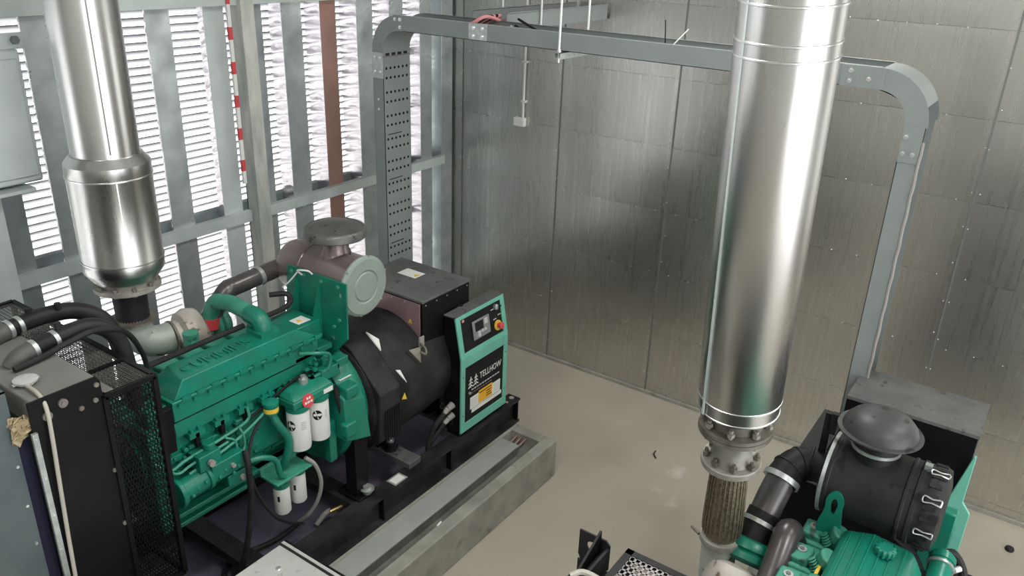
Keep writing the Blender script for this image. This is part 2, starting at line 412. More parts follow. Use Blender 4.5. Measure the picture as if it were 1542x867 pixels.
# --- engine
eng = MB()
eng.box(2.02, 3.18, 3.66, 4.10, 1.18, 1.68)
eng.prism([(2.02, 3.66, 1.18), (2.02, 3.72, .96), (2.02, 4.04, .96), (2.02, 4.10, 1.18)], (1.0, 0, 0))
eng.box(1.97, 3.06, 3.645, 4.11, 1.165, 1.195)
eng = eng.build('engine_block', 'green', G, bevel=.008)
d = MB()
for k in range(6):
    x = 2.12+k*.165
    d.cyl((x, 3.655, 1.32), (x, 3.668, 1.32), .05, n=20); d.box(x-.06, x+.06, 3.645, 3.665, 1.44, 1.58)
    d.box(x+.07, x+.085, 3.63, 3.67, 1.2, 1.62)
    for s_ in (-1, 1): d.bolt((x+s_*.045, 3.645, 1.56), (0, -1, 0), .011, .014); d.bolt((x+s_*.045, 3.645, 1.46), (0, -1, 0), .011, .014); d.bolt((x+s_*.05, 3.645, 1.18), (0, -1, 0), .01, .01)
d.build('side_covers', 'green', eng, kind='stuff')
sp = MB()
for k in range(150):   # cast bosses, nuts and ribs on the visible side
    x = random.uniform(2.06, 2.62); z = random.uniform(1.18, 1.5); s_ = random.uniform(.008, .03); dd = random.uniform(.02, .07)
    if random.random() < .5: sp.cyl((x, 3.66, z), (x, 3.66-dd, z), s_, n=10)
    else: sp.box(x-s_*1.6, x+s_*1.6, 3.66-dd, 3.67, z-s_*.7, z+s_*.7)
sp.build('cast_bosses', 'green', eng, bevel=.003, kind='stuff')
for k in range(6): MB().box(2.07+k*.172, 2.07+k*.172+.165, 3.66, 4.12, 1.68, 1.80).build('cylinder_head', 'green', eng, bevel=.006)
for k in range(6): MB().box(2.09+k*.172, 2.09+k*.172+.13, 3.88, 4.08, 1.80, 1.84).build('rocker_cover', 'green_dusty', eng, bevel=.012)
# intake aftercooler housing with raised lettering
h = MB().box(2.085, 3.10, 3.608, 3.86, 1.60, 1.70).box(2.085, 3.12, 3.60, 3.86, 1.705, 1.815)
h.box(2.08, 3.13, 3.59, 3.86, 1.815, 1.833)
h.hull8([(2.10, 3.602, 1.833), (3.12, 3.602, 1.833), (3.12, 3.86, 1.833), (2.10, 3.86, 1.833)], [(2.17, 3.612, 1.932), (2.96, 3.612, 1.932), (2.96, 3.82, 1.932), (2.22, 3.82, 1.932)])
h = h.build('intake_housing', 'green', eng, bevel=.005)
text_mb('CUMMINS', .115, (2.455, 3.70, 1.934), (1, 0, 0), (0, 1, 0), .013, .9).build('raised_lettering', 'green', eng, sharp=30)
fb = MB()
for k in range(11):
    x = 2.12+k*.095; fb.bolt((x, 3.59, 1.806), (0, -1, 0), .012, .012); fb.box(x+.02, x+.075, 3.585, 3.60, 1.82, 1.842)
fb.build('flange_clips', 'green', eng, kind='stuff')
gr = MB()
gr.box(2.08, 3.12, 3.606, 3.66, 1.697, 1.706)
gr.build('gasket_line', 'black', eng)
# rear box with sticker
rb = MB().box(2.98, 3.2, 3.66, 3.92, 1.72, 1.90).box(2.93, 3.24, 3.60, 3.92, 1.70, 1.74).build('rear_cover_box', 'green', G, bevel=.006)
MB().box(3.06, 3.16, 3.70, 3.79, 1.90, 1.9015).build('warning_label', 'label_white', rb)
MB().prism([(3.075, 3.725, 1.902), (3.115, 3.725, 1.902), (3.095, 3.765, 1.902)], (0, 0, .001)).build('warning_triangle', 'yellow', rb)
# front gear case and dark bracket
MB().box(1.92, 2.03, 3.60, 4.15, 1.05, 1.72).cyl((1.9, 3.85, 1.45), (1.92, 3.85, 1.45), .2).box(1.95, 2.06, 3.62, 3.75, 1.72, 1.82).build('gear_case', 'green', eng, bevel=.01)
MB().box(2.0, 2.065, 3.575, 3.62, 1.55, 1.82).build('front_bracket', 'black', eng, bevel=.004)
# fuel rail pipes
ft = MB()
ft.tube([(1.93, 3.60, 1.52), (2.0, 3.57, 1.455), (2.1, 3.57, 1.47), (2.35, 3.57, 1.49), (2.52, 3.57, 1.52), (2.53, 3.575, 1.60)], .009)
ft.tube([(1.96, 3.585, 1.49), (2.03, 3.555, 1.425), (2.12, 3.55, 1.44), (2.36, 3.55, 1.46)], .008)
ft.tube([(2.35, 3.56, 1.49), (2.4, 3.54, 1.45), (2.41, 3.54, 1.36)], .007).tube([(2.45, 3.56, 1.51), (2.46, 3.54, 1.46), (2.46, 3.54, 1.38), (2.40, 3.52, 1.34)], .007)
ft.tube([(2.1, 3.56, 1.38), (2.3, 3.545, 1.42), (2.5, 3.55, 1.47), (2.75, 3.57, 1.56)], .009)
ft.build('fuel_lines', 'green_dusty', eng)
ij = MB()
for k in range(6):
    x = 2.2+k*.165
    MB().box(x-.012, x+.012, 3.585, 3.62, 1.50, 1.59).build('black_clamp', 'black', eng)
for k in range(6):
    x = 2.2+k*.165; ib = MB()
    ib.box(x-.05, x+.05, 3.585, 3.64, 1.565, 1.60); ib.cyl((x-.03, 3.595, 1.60), (x-.03, 3.595, 1.622), .011, n=8).cyl((x+.02, 3.595, 1.60), (x+.02, 3.595, 1.622), .011, n=8); ib.build('line_clamp', 'green', eng); MB().cyl((x, 3.64, 1.46), (x, 3.625, 1.46), .022, n=8).build('core_plug', 'green', eng)
# fuel pump
fp = MB().cyl((2.02, 3.56, 1.30), (2.36, 3.56, 1.33), .072).cyl((2.0, 3.56, 1.30), (2.03, 3.56, 1.30), .09).cyl((2.18, 3.56, 1.315), (2.205, 3.56, 1.317), .085)
fp.box(2.2, 2.42, 3.49, 3.62, 1.29, 1.40).box(2.14, 2.28, 3.51, 3.62, 1.38, 1.48).cyl((2.24, 3.56, 1.48), (2.24, 3.56, 1.52), .035).box(2.3, 2.45, 3.5, 3.6, 1.2, 1.27)
for k in range(9): fp.bolt((2.06+k*.045, 3.49+.01*(k % 2), 1.29+.02*(k % 3)), (0, -1, .3), .013, .016)
fp = fp.build('fuel_pump', 'green', G, bevel=.005)
MB().cyl((2.2, 3.5, 1.43), (2.2, 3.475, 1.43), .02, n=8).cyl((2.33, 3.49, 1.345), (2.33, 3.47, 1.345), .014, n=8).cyl((2.38, 3.48, 1.24), (2.38, 3.46, 1.24), .018, n=8).build('pump_fittings', 'cable_grey', fp, kind='stuff')
# plain side plate, oil pan rail
MB().box(2.47, 2.76, 3.61, 3.66, 1.22, 1.52).build('side_plate', 'green', eng, bevel=.012)
MB().box(2.0, 3.05, 3.60, 3.66, 1.09, 1.12).box(2.0, 2.5, 3.61, 3.67, 1.02, 1.05).build('pan_ribs', 'green', eng, bevel=.006)
# oil filler + breather tube
of = MB().lathe((2.67, 3.54, 1.5), (0, 0, 1), [(.03, 0), (.045, .01), (.045, .06), (.05, .065), (.05, .085), (.02, .1)], 20).build('oil_filler', 'green', G)
MB().lathe((2.67, 3.54, 1.523), (0, 0, 1), [(.0462, 0), (.0462, .03)], 20, False).build('yellow_sticker', 'yellow', of)
MB().tube([(2.67, 3.54, 1.5), (2.69, 3.51, 1.42), (2.74, 3.49, 1.30), (2.72, 3.50, 1.17), (2.70, 3.54, 1.08)], .026, 12).build('filler_tube', 'green', of)
# filters
def cyl_patch(c, r, a0, a1, z0, z1, n=8):
    mb = MB(); vs = []; fs = []
    for k in range(n+1):
        a = a0+(a1-a0)*k/n
        for z in (z0, z1): vs.append((c[0]+r*math.cos(a), c[1]+r*math.sin(a), z))
    for k in range(n): fs.append((2*k, 2*k+2, 2*k+3, 2*k+1))
    return mb.add(vs, fs)
def ell_patch(mb, c, r, ac, zc, ra, rz, n=20):
    vs = [(c[0]+r*math.cos(ac), c[1]+r*math.sin(ac), zc)]
    for k in range(n):
        a = ac+ra*math.cos(2*PI*k/n); vs.append((c[0]+r*math.cos(a), c[1]+r*math.sin(a), zc+rz*math.sin(2*PI*k/n)))
    return mb.add(vs, [(0, 1+k, 1+(k+1) % n) for k in range(n)])
fa = -PI*.70   # towards the viewer
for k, (fx, fy, z0, z1) in enumerate(((2.835, 3.50, 1.19, 1.475), (2.995, 3.50, 1.185, 1.478))):
    f = MB().lathe((fx, fy, z0), (0, 0, 1), [(.055, 0), (.068, .008), (.071, .02), (.071, z1-z0-.02), (.066, z1-z0)], 28).build('oil_filter', 'filter', G)
    mb = MB(); ell_patch(mb, (fx, fy), .0718, fa-.15 if k else fa-.75, z1-.09, .42, .036); mb.build('emblem_disc', 'ink', f)
    mb = MB(); ell_patch(mb, (fx, fy), .0722, fa+.02 if k else fa-.58, z1-.088, .25, .009)
    mb.add([(fx+.0724*math.cos(a), fy+.0724*math.sin(a), z) for a, z in ((fa-.35-(.6 if not k else 0), z1-.06), (fa-.25-(.6 if not k else 0), z1-.06), (fa-.0-(.6 if not k else 0), z1-.12), (fa-.1-(.6 if not k else 0), z1-.12))], [(0, 1, 2, 3)])
    mb.build('emblem_stroke', 'filter', f)
    tl = MB()
    for q in range(5): 
        v = cyl_patch((fx, fy), .0716, fa+.15 if not k else fa+.55, fa+.6 if not k else fa+.8, z1-.07-q*.012, z1-.067-q*.012, 4); tl.add(v.v, v.f)
    tl.build('small_print', 'bluegrey', f)
    MB().cyl((fx, fy, z1), (fx, fy, z1+.03), .074).build('filter_collar', 'green', f)
fh = MB().box(2.76, 3.09, 3.44, 3.62, 1.505, 1.56).hull8([(2.76, 3.44, 1.56), (3.09, 3.44, 1.56), (3.09, 3.62, 1.56), (2.76, 3.62, 1.56)], [(2.80, 3.5, 1.60), (3.07, 3.5, 1.60), (3.07, 3.62, 1.60), (2.80, 3.62, 1.60)]).build('filter_head', 'green', G, bevel=.01)
mb = MB(); mb.lathe((2.87, 3.438, 1.535), (0, -1, .2), [(.045, 0), (.045, .002)], 24); mb.build('red_sticker', 'red', fh)
for x0, x1, z0, z1 in ((2.855, 2.868, 1.548, 1.562), (2.874, 2.887, 1.548, 1.562), (2.84, 2.856, 1.52, 1.533), (2.862, 2.878, 1.52, 1.533), (2.884, 2.9, 1.52, 1.533)): MB().box(x0, x1, 3.4300, 3.4348, z0, z1).build('sticker_writing', 'label_white', fh)
MB().box(3.0, 3.075, 3.437, 3.44, 1.52, 1.55).build('white_sticker', 'label_white', fh)
MB().cyl((2.93, 3.54, 1.6), (2.93, 3.54, 1.63), .03, n=12).cyl((2.93, 3.54, 1.63), (2.93, 3.54, 1.65), .018, n=6).build('banjo_fitting', 'galvplate', fh)
for k, (fx, z0, z1) in enumerate(((2.66, .80, 1.0), (2.79, .81, 1.03))):
    f = MB().lathe((fx, 3.5, z0), (0, 0, 1), [(.01, -.02), (.014, 0), (.045, .003), (.052, .014), (.052, z1-z0), (.04, z1-z0+.01)], 24).build('fuel_filter', 'filter', G)
    v = cyl_patch((fx, 3.5), .0526, fa-.6, fa-.3, z0+.11, z0+.15, 4); v.build('print', 'ink', f)
    MB().cyl((fx, 3.5, z1), (fx, 3.5, z1+.035), .054).build('filter_collar', 'green', f)
MB().box(2.58, 2.86, 3.43, 3.60, 1.06, 1.075).box(2.62, 2.70, 3.45, 3.55, 1.035, 1.06).box(2.75, 2.84, 3.45, 3.55, 1.04, 1.06).box(2.58, 2.86, 3.58, 3.66, 1.06, 1.12).build('fuel_filter_head', 'green_dusty', G, bevel=.004)
# hoses on the engine
def hose(name, pts, r, m, n=10): return MB().tube(pts, r, n).build(name, m, G)
hose('green_hose', [(2.44, 3.5, 1.30), (2.52, 3.46, 1.30), (2.6, 3.45, 1.24), (2.63, 3.46, 1.12), (2.66, 3.46, 1.08)], .018, 'green')
hose('black_hose', [(2.42, 3.48, 1.40), (2.40, 3.44, 1.32), (2.38, 3.42, 1.1), (2.33, 3.42, .85), (2.3, 3.48, .62), (2.28, 3.6, .46), (2.34, 3.72, .43), (2.5, 3.73, .44), (2.7, 3.67, .45), (2.87, 3.63, .5)], .019, 'rubber', 12)
hose('thin_black_hose', [(2.62, 3.57, 1.5), (2.50, 3.53, 1.40), (2.45, 3.50, 1.27), (2.46, 3.47, 1.08), (2.55, 3.46, .86), (2.68, 3.5, .70), (2.84, 3.55, .56)], .009, 'rubber')
hose('braided_hose', [(2.84, 3.47, 1.12), (2.89, 3.44, 1.05), (2.93, 3.44, .9), (2.93, 3.48, .74), (2.9, 3.55, .6), (2.86, 3.62, .52)], .013, 'cable_grey')
hose('rear_green_tube', [(2.95, 3.58, 1.78), (3.03, 3.52, 1.77), (3.12, 3.5, 1.73), (3.1, 3.5, 1.64), (3.02, 3.54, 1.6)], .012, 'green')
hose('side_wire', [(2.1, 3.6, 1.40), (2.3, 3.58, 1.45), (2.6, 3.57, 1.54), (2.9, 3.57, 1.63), (3.1, 3.56, 1.62)], .009, 'black')
hose('rear_black_hose', [(3.13, 3.48, 1.5), (3.15, 3.45, 1.3), (3.16, 3.45, 1.15)], .018, 'rubber')
# small rear brackets
MB().box(3.05, 3.2, 3.50, 3.6, 1.56, 1.64).box(2.98, 3.1, 3.52, 3.62, 1.52, 1.6).cyl((3.12, 3.55, 1.64), (3.12, 3.55, 1.69), .025).box(3.18, 3.28, 3.5, 3.58, 1.6, 1.66).build('speed_governor', 'green', eng, bevel=.005)
sv = MB()
for k in range(40): 
    x = random.uniform(2.95, 3.2); z = random.uniform(1.35, 1.7); s_ = random.uniform(.006, .018)
    sv.cyl((x, 3.62, z), (x, 3.62-random.uniform(.03, .09), z+random.uniform(-.02, .02)), s_, n=8)
sv.build('rear_fittings', 'green', eng, kind='stuff')
# flywheel housing + starter cover
fw = MB().lathe((3.18, 3.85, 1.22), (1, 0, 0), [(.42, 0), (.44, .03), (.44, .14), (.41, .2)], 36).build('flywheel_housing', 'green', G)
MB().hull8([(3.12, 3.38, 1.12), (3.34, 3.38, 1.05), (3.34, 3.6, 1.05), (3.12, 3.6, 1.12)], [(3.14, 3.41, 1.42), (3.33, 3.41, 1.36), (3.33, 3.6, 1.5), (3.14, 3.6, 1.5)]).box(3.16, 3.27, 3.40, 3.5, 1.41, 1.49).box(3.10, 3.2, 3.36, 3.42, 1.16, 1.26).build('starter_cover', 'green', fw, bevel=.01)
MB().box(3.2, 3.3, 3.5, 3.57, 1.502, 1.504).build('white_label', 'label_white', fw)
lg = MB().box(3.22, 3.34, 3.42, 3.52, .585, 1.08).box(3.2, 3.36, 3.38, 3.6, .575, .6).build('mounting_leg', 'black', G, bevel=.005)
MB().box(3.06, 3.12, 3.48, 3.54, .95, 1.25).build('rear_bracket', 'green', fw, bevel=.004)
MB().cyl((3.3, 3.40, .6), (3.3, 3.40, .66), .03, n=12).cyl((3.3, 3.4, .63), (3.3, 3.4, .64), .05, n=12).build('leg_mount', 'galvplate', lg)
# loose brass fitting on base
hose('loose_brass_fitting', [(3.08, 3.55, .50), (3.22, 3.52, .50)], .016, 'brass')
hose('loose_grey_fitting', [(3.0, 3.6, .42), (3.06, 3.58, .48), (3.1, 3.56, .5)], .018, 'cable_grey')

# --- alternator
al = MB().lathe((3.38, 3.85, 1.17), (1, 0, 0), [(.40, 0), (.45, .03), (.455, .3), (.46, .32), (.455, .6), (.43, .9), (.3, .95)], 48).build('alternator', 'black_dusty', G)
oct_ = [(3.42, 3.85+.515*math.cos(a), 1.17+.515*math.sin(a)) for a in [PI*(.125+k*.25) for k in range(8)]]
cw = [(3.42, 3.38, .95), (3.42, 3.36, 1.33), (3.42, 3.62, 1.60), (3.42, 3.85, 1.655), (3.42, 4.08, 1.6), (3.42, 4.34, 1.33), (3.42, 4.34, .86), (3.42, 4.0, .7), (3.42, 3.7, .7)]
cwo = MB().prism(cw, (.20, 0, 0)).build('alternator_cowl', 'black_dusty', G, bevel=.01)
for k in range(7): MB().box(3.46+k*.022, 3.47+k*.022, 3.355, 3.361, .95, 1.2).build('vent_slot', 'hole', cwo)
MB().prism([(3.625, 3.548, 1.53), (3.66, 3.60, 1.585), (3.63, 3.69, 1.627)], (.004, -.004, .008)).build('paint_chip', 'label_white', cwo)
MB().prism([(3.66, 3.45, 1.40), (3.70, 3.445, 1.385), (3.72, 3.40, 1.29)], (.0, -.008, .004)).build('paint_chip', 'label_white', cwo)
MB().prism([(3.62, 3.353, 1.22), (3.67, 3.353, 1.2), (3.65, 3.353, 1.26)], (0, -.002, 0)).build('warning_triangle', 'yellow', cwo)
le = MB().prism([(3.83, 3.50, 1.46), (3.92, 3.47, 1.46), (3.88, 3.43, 1.36)], (0, -.03, .02)).tube([(3.93, 3.45, 1.5), (3.95, 3.42, 1.46), (3.93, 3.40, 1.43), (3.9, 3.42, 1.45)], .009).build('lifting_lug', 'flange', al)
MB().box(3.93, 3.98, 3.455, 3.465, 1.46, 1.54).build('lug_tab', 'cable_grey', le)
for x0, x1 in ((3.7, 3.9), (4.28, 4.44)):
    for y0, y1 in ((3.68, 3.78), (3.92, 4.02)): MB().box(x0, x1, y0, y1, .635, .8).build('alternator_foot', 'black', al, bevel=.006)
# terminal box
tb = MB().box(4.014, 4.56, 3.50, 4.19, 1.36, 1.765).build('terminal_box', 'black', G, bevel=.004)
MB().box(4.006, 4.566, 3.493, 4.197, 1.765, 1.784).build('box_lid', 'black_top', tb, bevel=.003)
MB().box(4.006, 4.014, 3.52, 4.18, 1.38, 1.755).build('front_cover', 'mauve_sheen', tb, bevel=.002)
sb = MB()
for k in range(6):
    for z in (1.40, 1.74): sb.bolt((4.006, 3.54+k*.124, z), (-1, 0, 0), .006, .004)
for k in range(5):
    for z in (1.42, 1.74): sb.bolt((4.05+k*.12, 3.50, z), (0, -1, 0), .006, .004)
sb.build('cover_screws', 'screw', tb, kind='stuff')
MB().prism([(4.004, 3.63, 1.585), (4.004, 3.59, 1.585), (4.004, 3.61, 1.62)], (-.002, 0, 0)).build('warning_triangle', 'yellow', tb)
lb = MB().box(4.30, 4.42, 3.82, 4.0, 1.784, 1.7855).build('lid_label', 'label_white', tb)
MB().prism([(4.32, 3.835, 1.7856), (4.38, 3.835, 1.7856), (4.35, 3.88, 1.7856)], (0, 0, .0008)).build('lid_triangle', 'yellow', tb)
MB().box(4.0, 4.012, 3.99, 4.14, 1.45, 1.56).build('cable_gland_frame', 'black_dusty', tb, bevel=.004)
MB().lathe((4.44, 3.50, 1.56), (0, -1, 0), [(.05, 0), (.05, .03), (.03, .03), (.03, 0)], 20, False).build('cable_gland', 'rubber', tb)
MB().box(4.42, 4.47, 3.6, 3.75, .70, 1.36).box(4.55, 4.6, 3.5, 3.56, .6, 1.4).build('rear_support', 'galv_dull', tb)

# --- control panel
cp = MB().prism([(4.24, 3.325, .625), (4.24, 3.325, 1.265), (4.24, 3.385, 1.60), (4.24, 3.48, 1.60), (4.24, 3.48, .625)], (.59, 0, 0)).build('control_panel', 'black', G, bevel=.004)
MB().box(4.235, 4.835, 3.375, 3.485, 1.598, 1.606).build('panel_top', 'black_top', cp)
# frame, lower
yl = 3.312
def fr(name, m, x0, x1, z0, z1, y0=yl, y1=3.326): return MB().box(x0, x1, y0, y1, z0, z1).build(name, m, cp, bevel=.002)
fr('frame_side', 'teal', 4.235, 4.285, .625, 1.265); fr('frame_side', 'teal', 4.785, 4.835, .625, 1.265)
fr('frame_rail', 'teal', 4.285, 4.785, .625, .70); fr('frame_rail', 'teal', 4.285, 4.785, 1.19, 1.265)
dn = Vector((0, .060, .335)).normalized(); nn = Vector((0, -dn.z, dn.y))
def up(x, t, o=0):   # point on the tilted upper face
    p = Vector((x, 3.325, 1.265))+dn*t+nn*o; return p
def upbox(x0, x1, t0, t1, o0, o1): 
    return MB().hull8([up(x0, t0, o0), up(x1, t0, o0), up(x1, t1, o0), up(x0, t1, o0)], [up(x0, t0, o1), up(x1, t0, o1), up(x1, t1, o1), up(x0, t1, o1)])
for a in ((4.235, 4.285, 0, .34), (4.785, 4.835, 0, .34), (4.285, 4.785, .31, .34), (4.285, 4.785, 0, .045)):
    upbox(*a, -.002, .013).build('frame_upper', 'teal', cp, bevel=.002)
upbox(4.285, 4.785, .045, .31, -.001, .006).build('instrument_plate', 'black', cp)
ct = upbox(4.41, 4.62, .10, .25, .006, .02).build('controller', 'bluegrey', cp, bevel=.006)
upbox(4.435, 4.535, .165, .235, .02, .022).build('screen', 'ink', cp)
upbox(4.55, 4.59, .19, .235, .02, .022).build('button_field', 'key', cp)
for x0, x1, t0, t1 in ((4.46, 4.49, .115, .16), (4.505, 4.53, .14, .16), (4.54, 4.565, .14, .16)): upbox(x0, x1, t0, t1, .02, .024).build('key', 'key', cp)
p = up(4.725, .115, .006)
MB().lathe(p, nn, [(.042, 0), (.042, .008), (.03, .008)], 24).build('emergency_ring', 'yellow', cp)
MB().lathe(p, nn, [(.02, .006), (.02, .03), (.028, .034), (.028, .045), (.02, .05)], 20).build('emergency_button', 'red', cp)
p = up(4.72, .27, .006)
MB().lathe(p, nn, [(.022, 0), (.022, .02), (.012, .022)], 16).build('key_switch', 'galvplate', cp)
upbox(4.735, 4.765, .262, .272, .02, .035).build('switch_lever', 'black', cp)
for x, t in ((4.66, .255), (4.68, .17), (4.74, .19)): upbox(x, x+.04, t, t+.008, .006, .0065).build('caption', 'key', cp)
upbox(4.30, 4.325, .285, .305, .012, .015).build('corner_sticker', 'pink', cp)
MB().box(4.285, 4.785, 3.318, 3.326, .70, 1.19).build('door', 'black', cp, bevel=.002)
for z in (1.12, .78):
    for x in (4.258, 4.81): MB().bolt((x, yl, z), (0, -1, 0), .007, .004).build('panel_bolt', 'joint', cp)
MB().cyl((4.345, 3.318, .945), (4.345, 3.308, .945), .012, n=12).build('door_lock', 'galvplate', cp)
text_mb('TELLHOW', .078, (4.615, 3.3165, 1.04), (1, 0, 0), (0, 0, 1), .001, .78).build('panel_lettering', 'label_white', cp)
tr = MB()
for q in (4.36, 4.425):   # two small tree shaped marks
    tr.box(q-.004, q+.004, 3.3155, 3.318, .985, 1.08)
    for j, zz in enumerate((1.065, 1.035, 1.005)):
        wd = .018+.006*j
        for s_ in (-1, 1): tr.prism([(q, 3.3155, zz+.006), (q, 3.3155, zz-.004), (q+s_*wd, 3.3155, zz-.02), (q+s_*wd, 3.3155, zz-.01)], (0, .002, 0))
tr.build('tree_marks', 'label_white', cp)
for q in range(11): MB().box(4.37+q*.034, 4.37+q*.034+.025, 3.3158, 3.3172, .957, .968).build('small_lettering', 'key', cp)
for q in range(9): MB().box(4.37+q*.03, 4.37+q*.03+.021, 3.3158, 3.3172, .930, .937).build('small_lettering', 'bluegrey', cp)
st = MB().box(4.355, 4.75, 3.3155, 3.318, .79, .895).build('sticker_sheet', 'label_white', cp)
MB().box(4.375, 4.77, 3.3152, 3.318, .752, .784).build('sticker_strip', 'label_white', cp)
MB().box(4.46, 4.64, 3.3140, 3.3155, .80, .912).build('orange_sticker', 'orange', cp)
for zz, a, b in ((.885, 4.47, 4.63), (.862, 4.56, 4.63), (.84, 4.56, 4.62), (.82, 4.56, 4.63)): MB().box(a, b, 3.3135, 3.3141, zz, zz+.008).build('sticker_line', 'ink', cp)
for zz in (.87, .855, .84, .825, .81):
    MB().box(4.37, 4.44, 3.3148, 3.3156, zz, zz+.004).box(4.66, 4.74, 3.3148, 3.3156, zz, zz+.004).build('sticker_print', 'key', cp)
for k in range(5): MB().box(4.236, 4.241, 3.36, 3.43, 1.06+k*.024, 1.07+k*.024).build('vent_slot', 'hole', cp)
for k, (z, s_) in enumerate(((.86, 0), (.77, 1))):
    MB().cyl((4.24, 3.40, z), (4.19, 3.405, z-.015), .03, .024, 14).cyl((4.19, 3.405, z-.015), (4.15, 3.41, z-.04), .024, .02, 14).build('cable_boot', 'cable_grey', cp)
    MB().tube([(4.16, 3.41, z-.035), (4.06, 3.43, z-.12), (4.0, 3.44, .60), (4.0, 3.44, .54)], .022, 12).build('power_lead', 'rubber', cp)
MB().cyl((4.24, 3.44, .82), (4.22, 3.44, .82), .024, n=14).cyl((4.24, 3.41, .70), (4.22, 3.41, .70), .024, n=14).build('gland', 'rubber', cp)
MB().box(4.25, 4.82, 3.34, 3.46, .585, .625).build('panel_foot', 'black', cp)

# --- air cleaner
bp_ = MB().prism([(3.27, 3.48, 2.165), (3.27, 4.02, 2.165), (3.27, 4.08, 1.72), (3.27, 3.70, 1.55), (3.27, 3.49, 1.78)], (.012, 0, 0)).build('air_cleaner_bracket', 'green', G)
for y in (3.72, 3.93):
    MB().prism([(3.27, y, 2.12), (3.16, y, 1.74), (3.27, y, 1.74)], (0, .012, 0)).build('gusset', 'green', bp_)
bb = MB()
for y, z in ((3.55, 2.13), (3.7, 2.13), (3.86, 2.13), (3.98, 2.13), (3.55, 1.9), (3.62, 1.75), (3.6, 1.84)): bb.bolt((3.27, y, z), (-1, 0, 0), .013, .012)
bb.build('bracket_bolts', 'green_dusty', bp_, kind='stuff')
MB().tube([(3.25, 3.86, 2.14), (3.2, 3.84, 2.19), (3.22, 3.77, 2.2), (3.25, 3.76, 2.17)], .006).tube([(3.25, 3.9, 2.15), (3.22, 3.95, 2.08), (3.2, 4.0, 2.03)], .005).build('white_wire', 'white', bp_)
ac = MB().lathe((3.475, 3.54, 2.075), (0, 1, 0), [(.193, 0), (.193, .02), (.188, .03), (.188, .42), (.192, .425), (.192, .44), (.184, .45), (.184, .60), (.16, .66)], 48).build('air_cleaner', 'cleaner', G)
ad = MB().lathe((3.475, 3.54, 2.075), (0, -1, 0), [(.206, 0), (.206, .012), (.198, .02), (.19, .022), (.186, .03), (.115, .031), (.108, .024), (.10, .024), (.093, .031), (.02, .031)], 48).build('end_cover', 'disc', ac)
cb_ = MB()
for k in range(6): a = k*PI/3+.3; cb_.bolt((3.475+.2*math.cos(a), 3.53, 2.075+.2*math.sin(a)), (0, -1, 0), .008, .012)
cb_.build('cover_screws', 'flange_pale', ac, kind='stuff')
MB().lathe((3.48, 3.78, 2.22), (0, 0, 1), [(.115, 0), (.1, .03), (.088, .06), (.088, .15)], 32).build('intake_neck', 'cleaner', ac)
MB().lathe((3.48, 3.78, 2.365), (0, 0, 1), [(.08, 0), (.2, .0), (.21, .008), (.207, .044), (.196, .06), (.182, .066), (.174, .062), (.12, .084), (.06, .094), (.01, .097)], 48).build('rain_cap', 'capmetal', ac)
ip = MB().tube([(3.44, 4.20, 2.07), (3.30, 4.22, 2.06), (2.98, 4.22, 2.045), (2.93, 4.22, 2.035), (2.84, 4.24, 1.93), (2.80, 4.26, 1.86)], .062, 18, 4).build('intake_pipe', 'pipe_grey', G)
MB().cyl((3.20, 4.22, 2.055), (3.17, 4.22, 2.053), .068).build('hose_clamp', 'galvplate', ip)
# crossover
cx_ = MB().tube([(2.80, 4.24, 1.82), (2.805, 4.23, 1.92), (2.81, 4.17, 2.01), (2.82, 4.05, 2.035), (2.82, 3.92, 2.03), (2.82, 3.82, 2.02)], .052, 16).build('crossover_pipe', 'green_dusty', G)
MB().tube([(2.82, 3.86, 2.02), (2.82, 3.79, 2.015), (2.82, 3.75, 1.985), (2.82, 3.74, 1.93)], .058, 16).box(2.75, 2.89, 3.67, 3.81, 1.925, 1.955).build('crossover_elbow', 'green', cx_)
MB().cyl((2.80, 4.24, 1.82), (2.803, 4.235, 1.89), .06).build('red_hose_joint', 'red', cx_)
# black tube along the housing
hose('vent_tube', [(2.10, 3.86, 1.95), (2.5, 3.86, 1.955), (2.77, 3.86, 1.955)], .017, 'rubber')
hose('vent_tube', [(2.9, 3.86, 1.955), (3.08, 3.86, 1.96), (3.14, 3.86, 1.99), (3.13, 3.88, 2.04), (3.05, 3.95, 2.04)], .017, 'rubber')
# turbo
tu = MB().lathe((2.58, 4.32, 1.80), (1, -.15, 0), [(.105, 0), (.11, .03), (.145, .05), (.165, .1), (.15, .16), (.1, .19), (.06, .24)], 32).build('turbine_housing', 'iron_white', G)
MB().lathe((2.80, 4.287, 1.80), (1, -.15, 0), [(.06, 0), (.07, .02), (.12, .04), (.125, .06), (.11, .07), (.125, .08), (.125, .1), (.1, .13), (.06, .15)], 28).build('compressor_housing', 'green_dusty', tu)
MB().lathe((2.56, 4.323, 1.80), (1, -.15, 0), [(.1, 0), (.115, .005), (.115, .02), (.1, .025)], 28).build('clamp_ring', 'flange', tu)
MB().tube([(2.385, 4.4, 1.98), (2.387, 4.395, 1.91), (2.41, 4.38, 1.845), (2.48, 4.35, 1.81), (2.57, 4.325, 1.81)], .098, 24).build('exhaust_elbow', 'iron', tu)
MB().cyl((2.56, 4.1, 1.80), (2.56, 4.1, 1.90), .045).cyl((2.56, 4.1, 1.9), (2.56, 4.1, 1.915), .048).build('green_canister', 'green_dusty', tu)
MB().cyl((2.12, 3.95, 1.80), (2.12, 3.95, 1.92), .035).build('front_canister', 'green', tu)

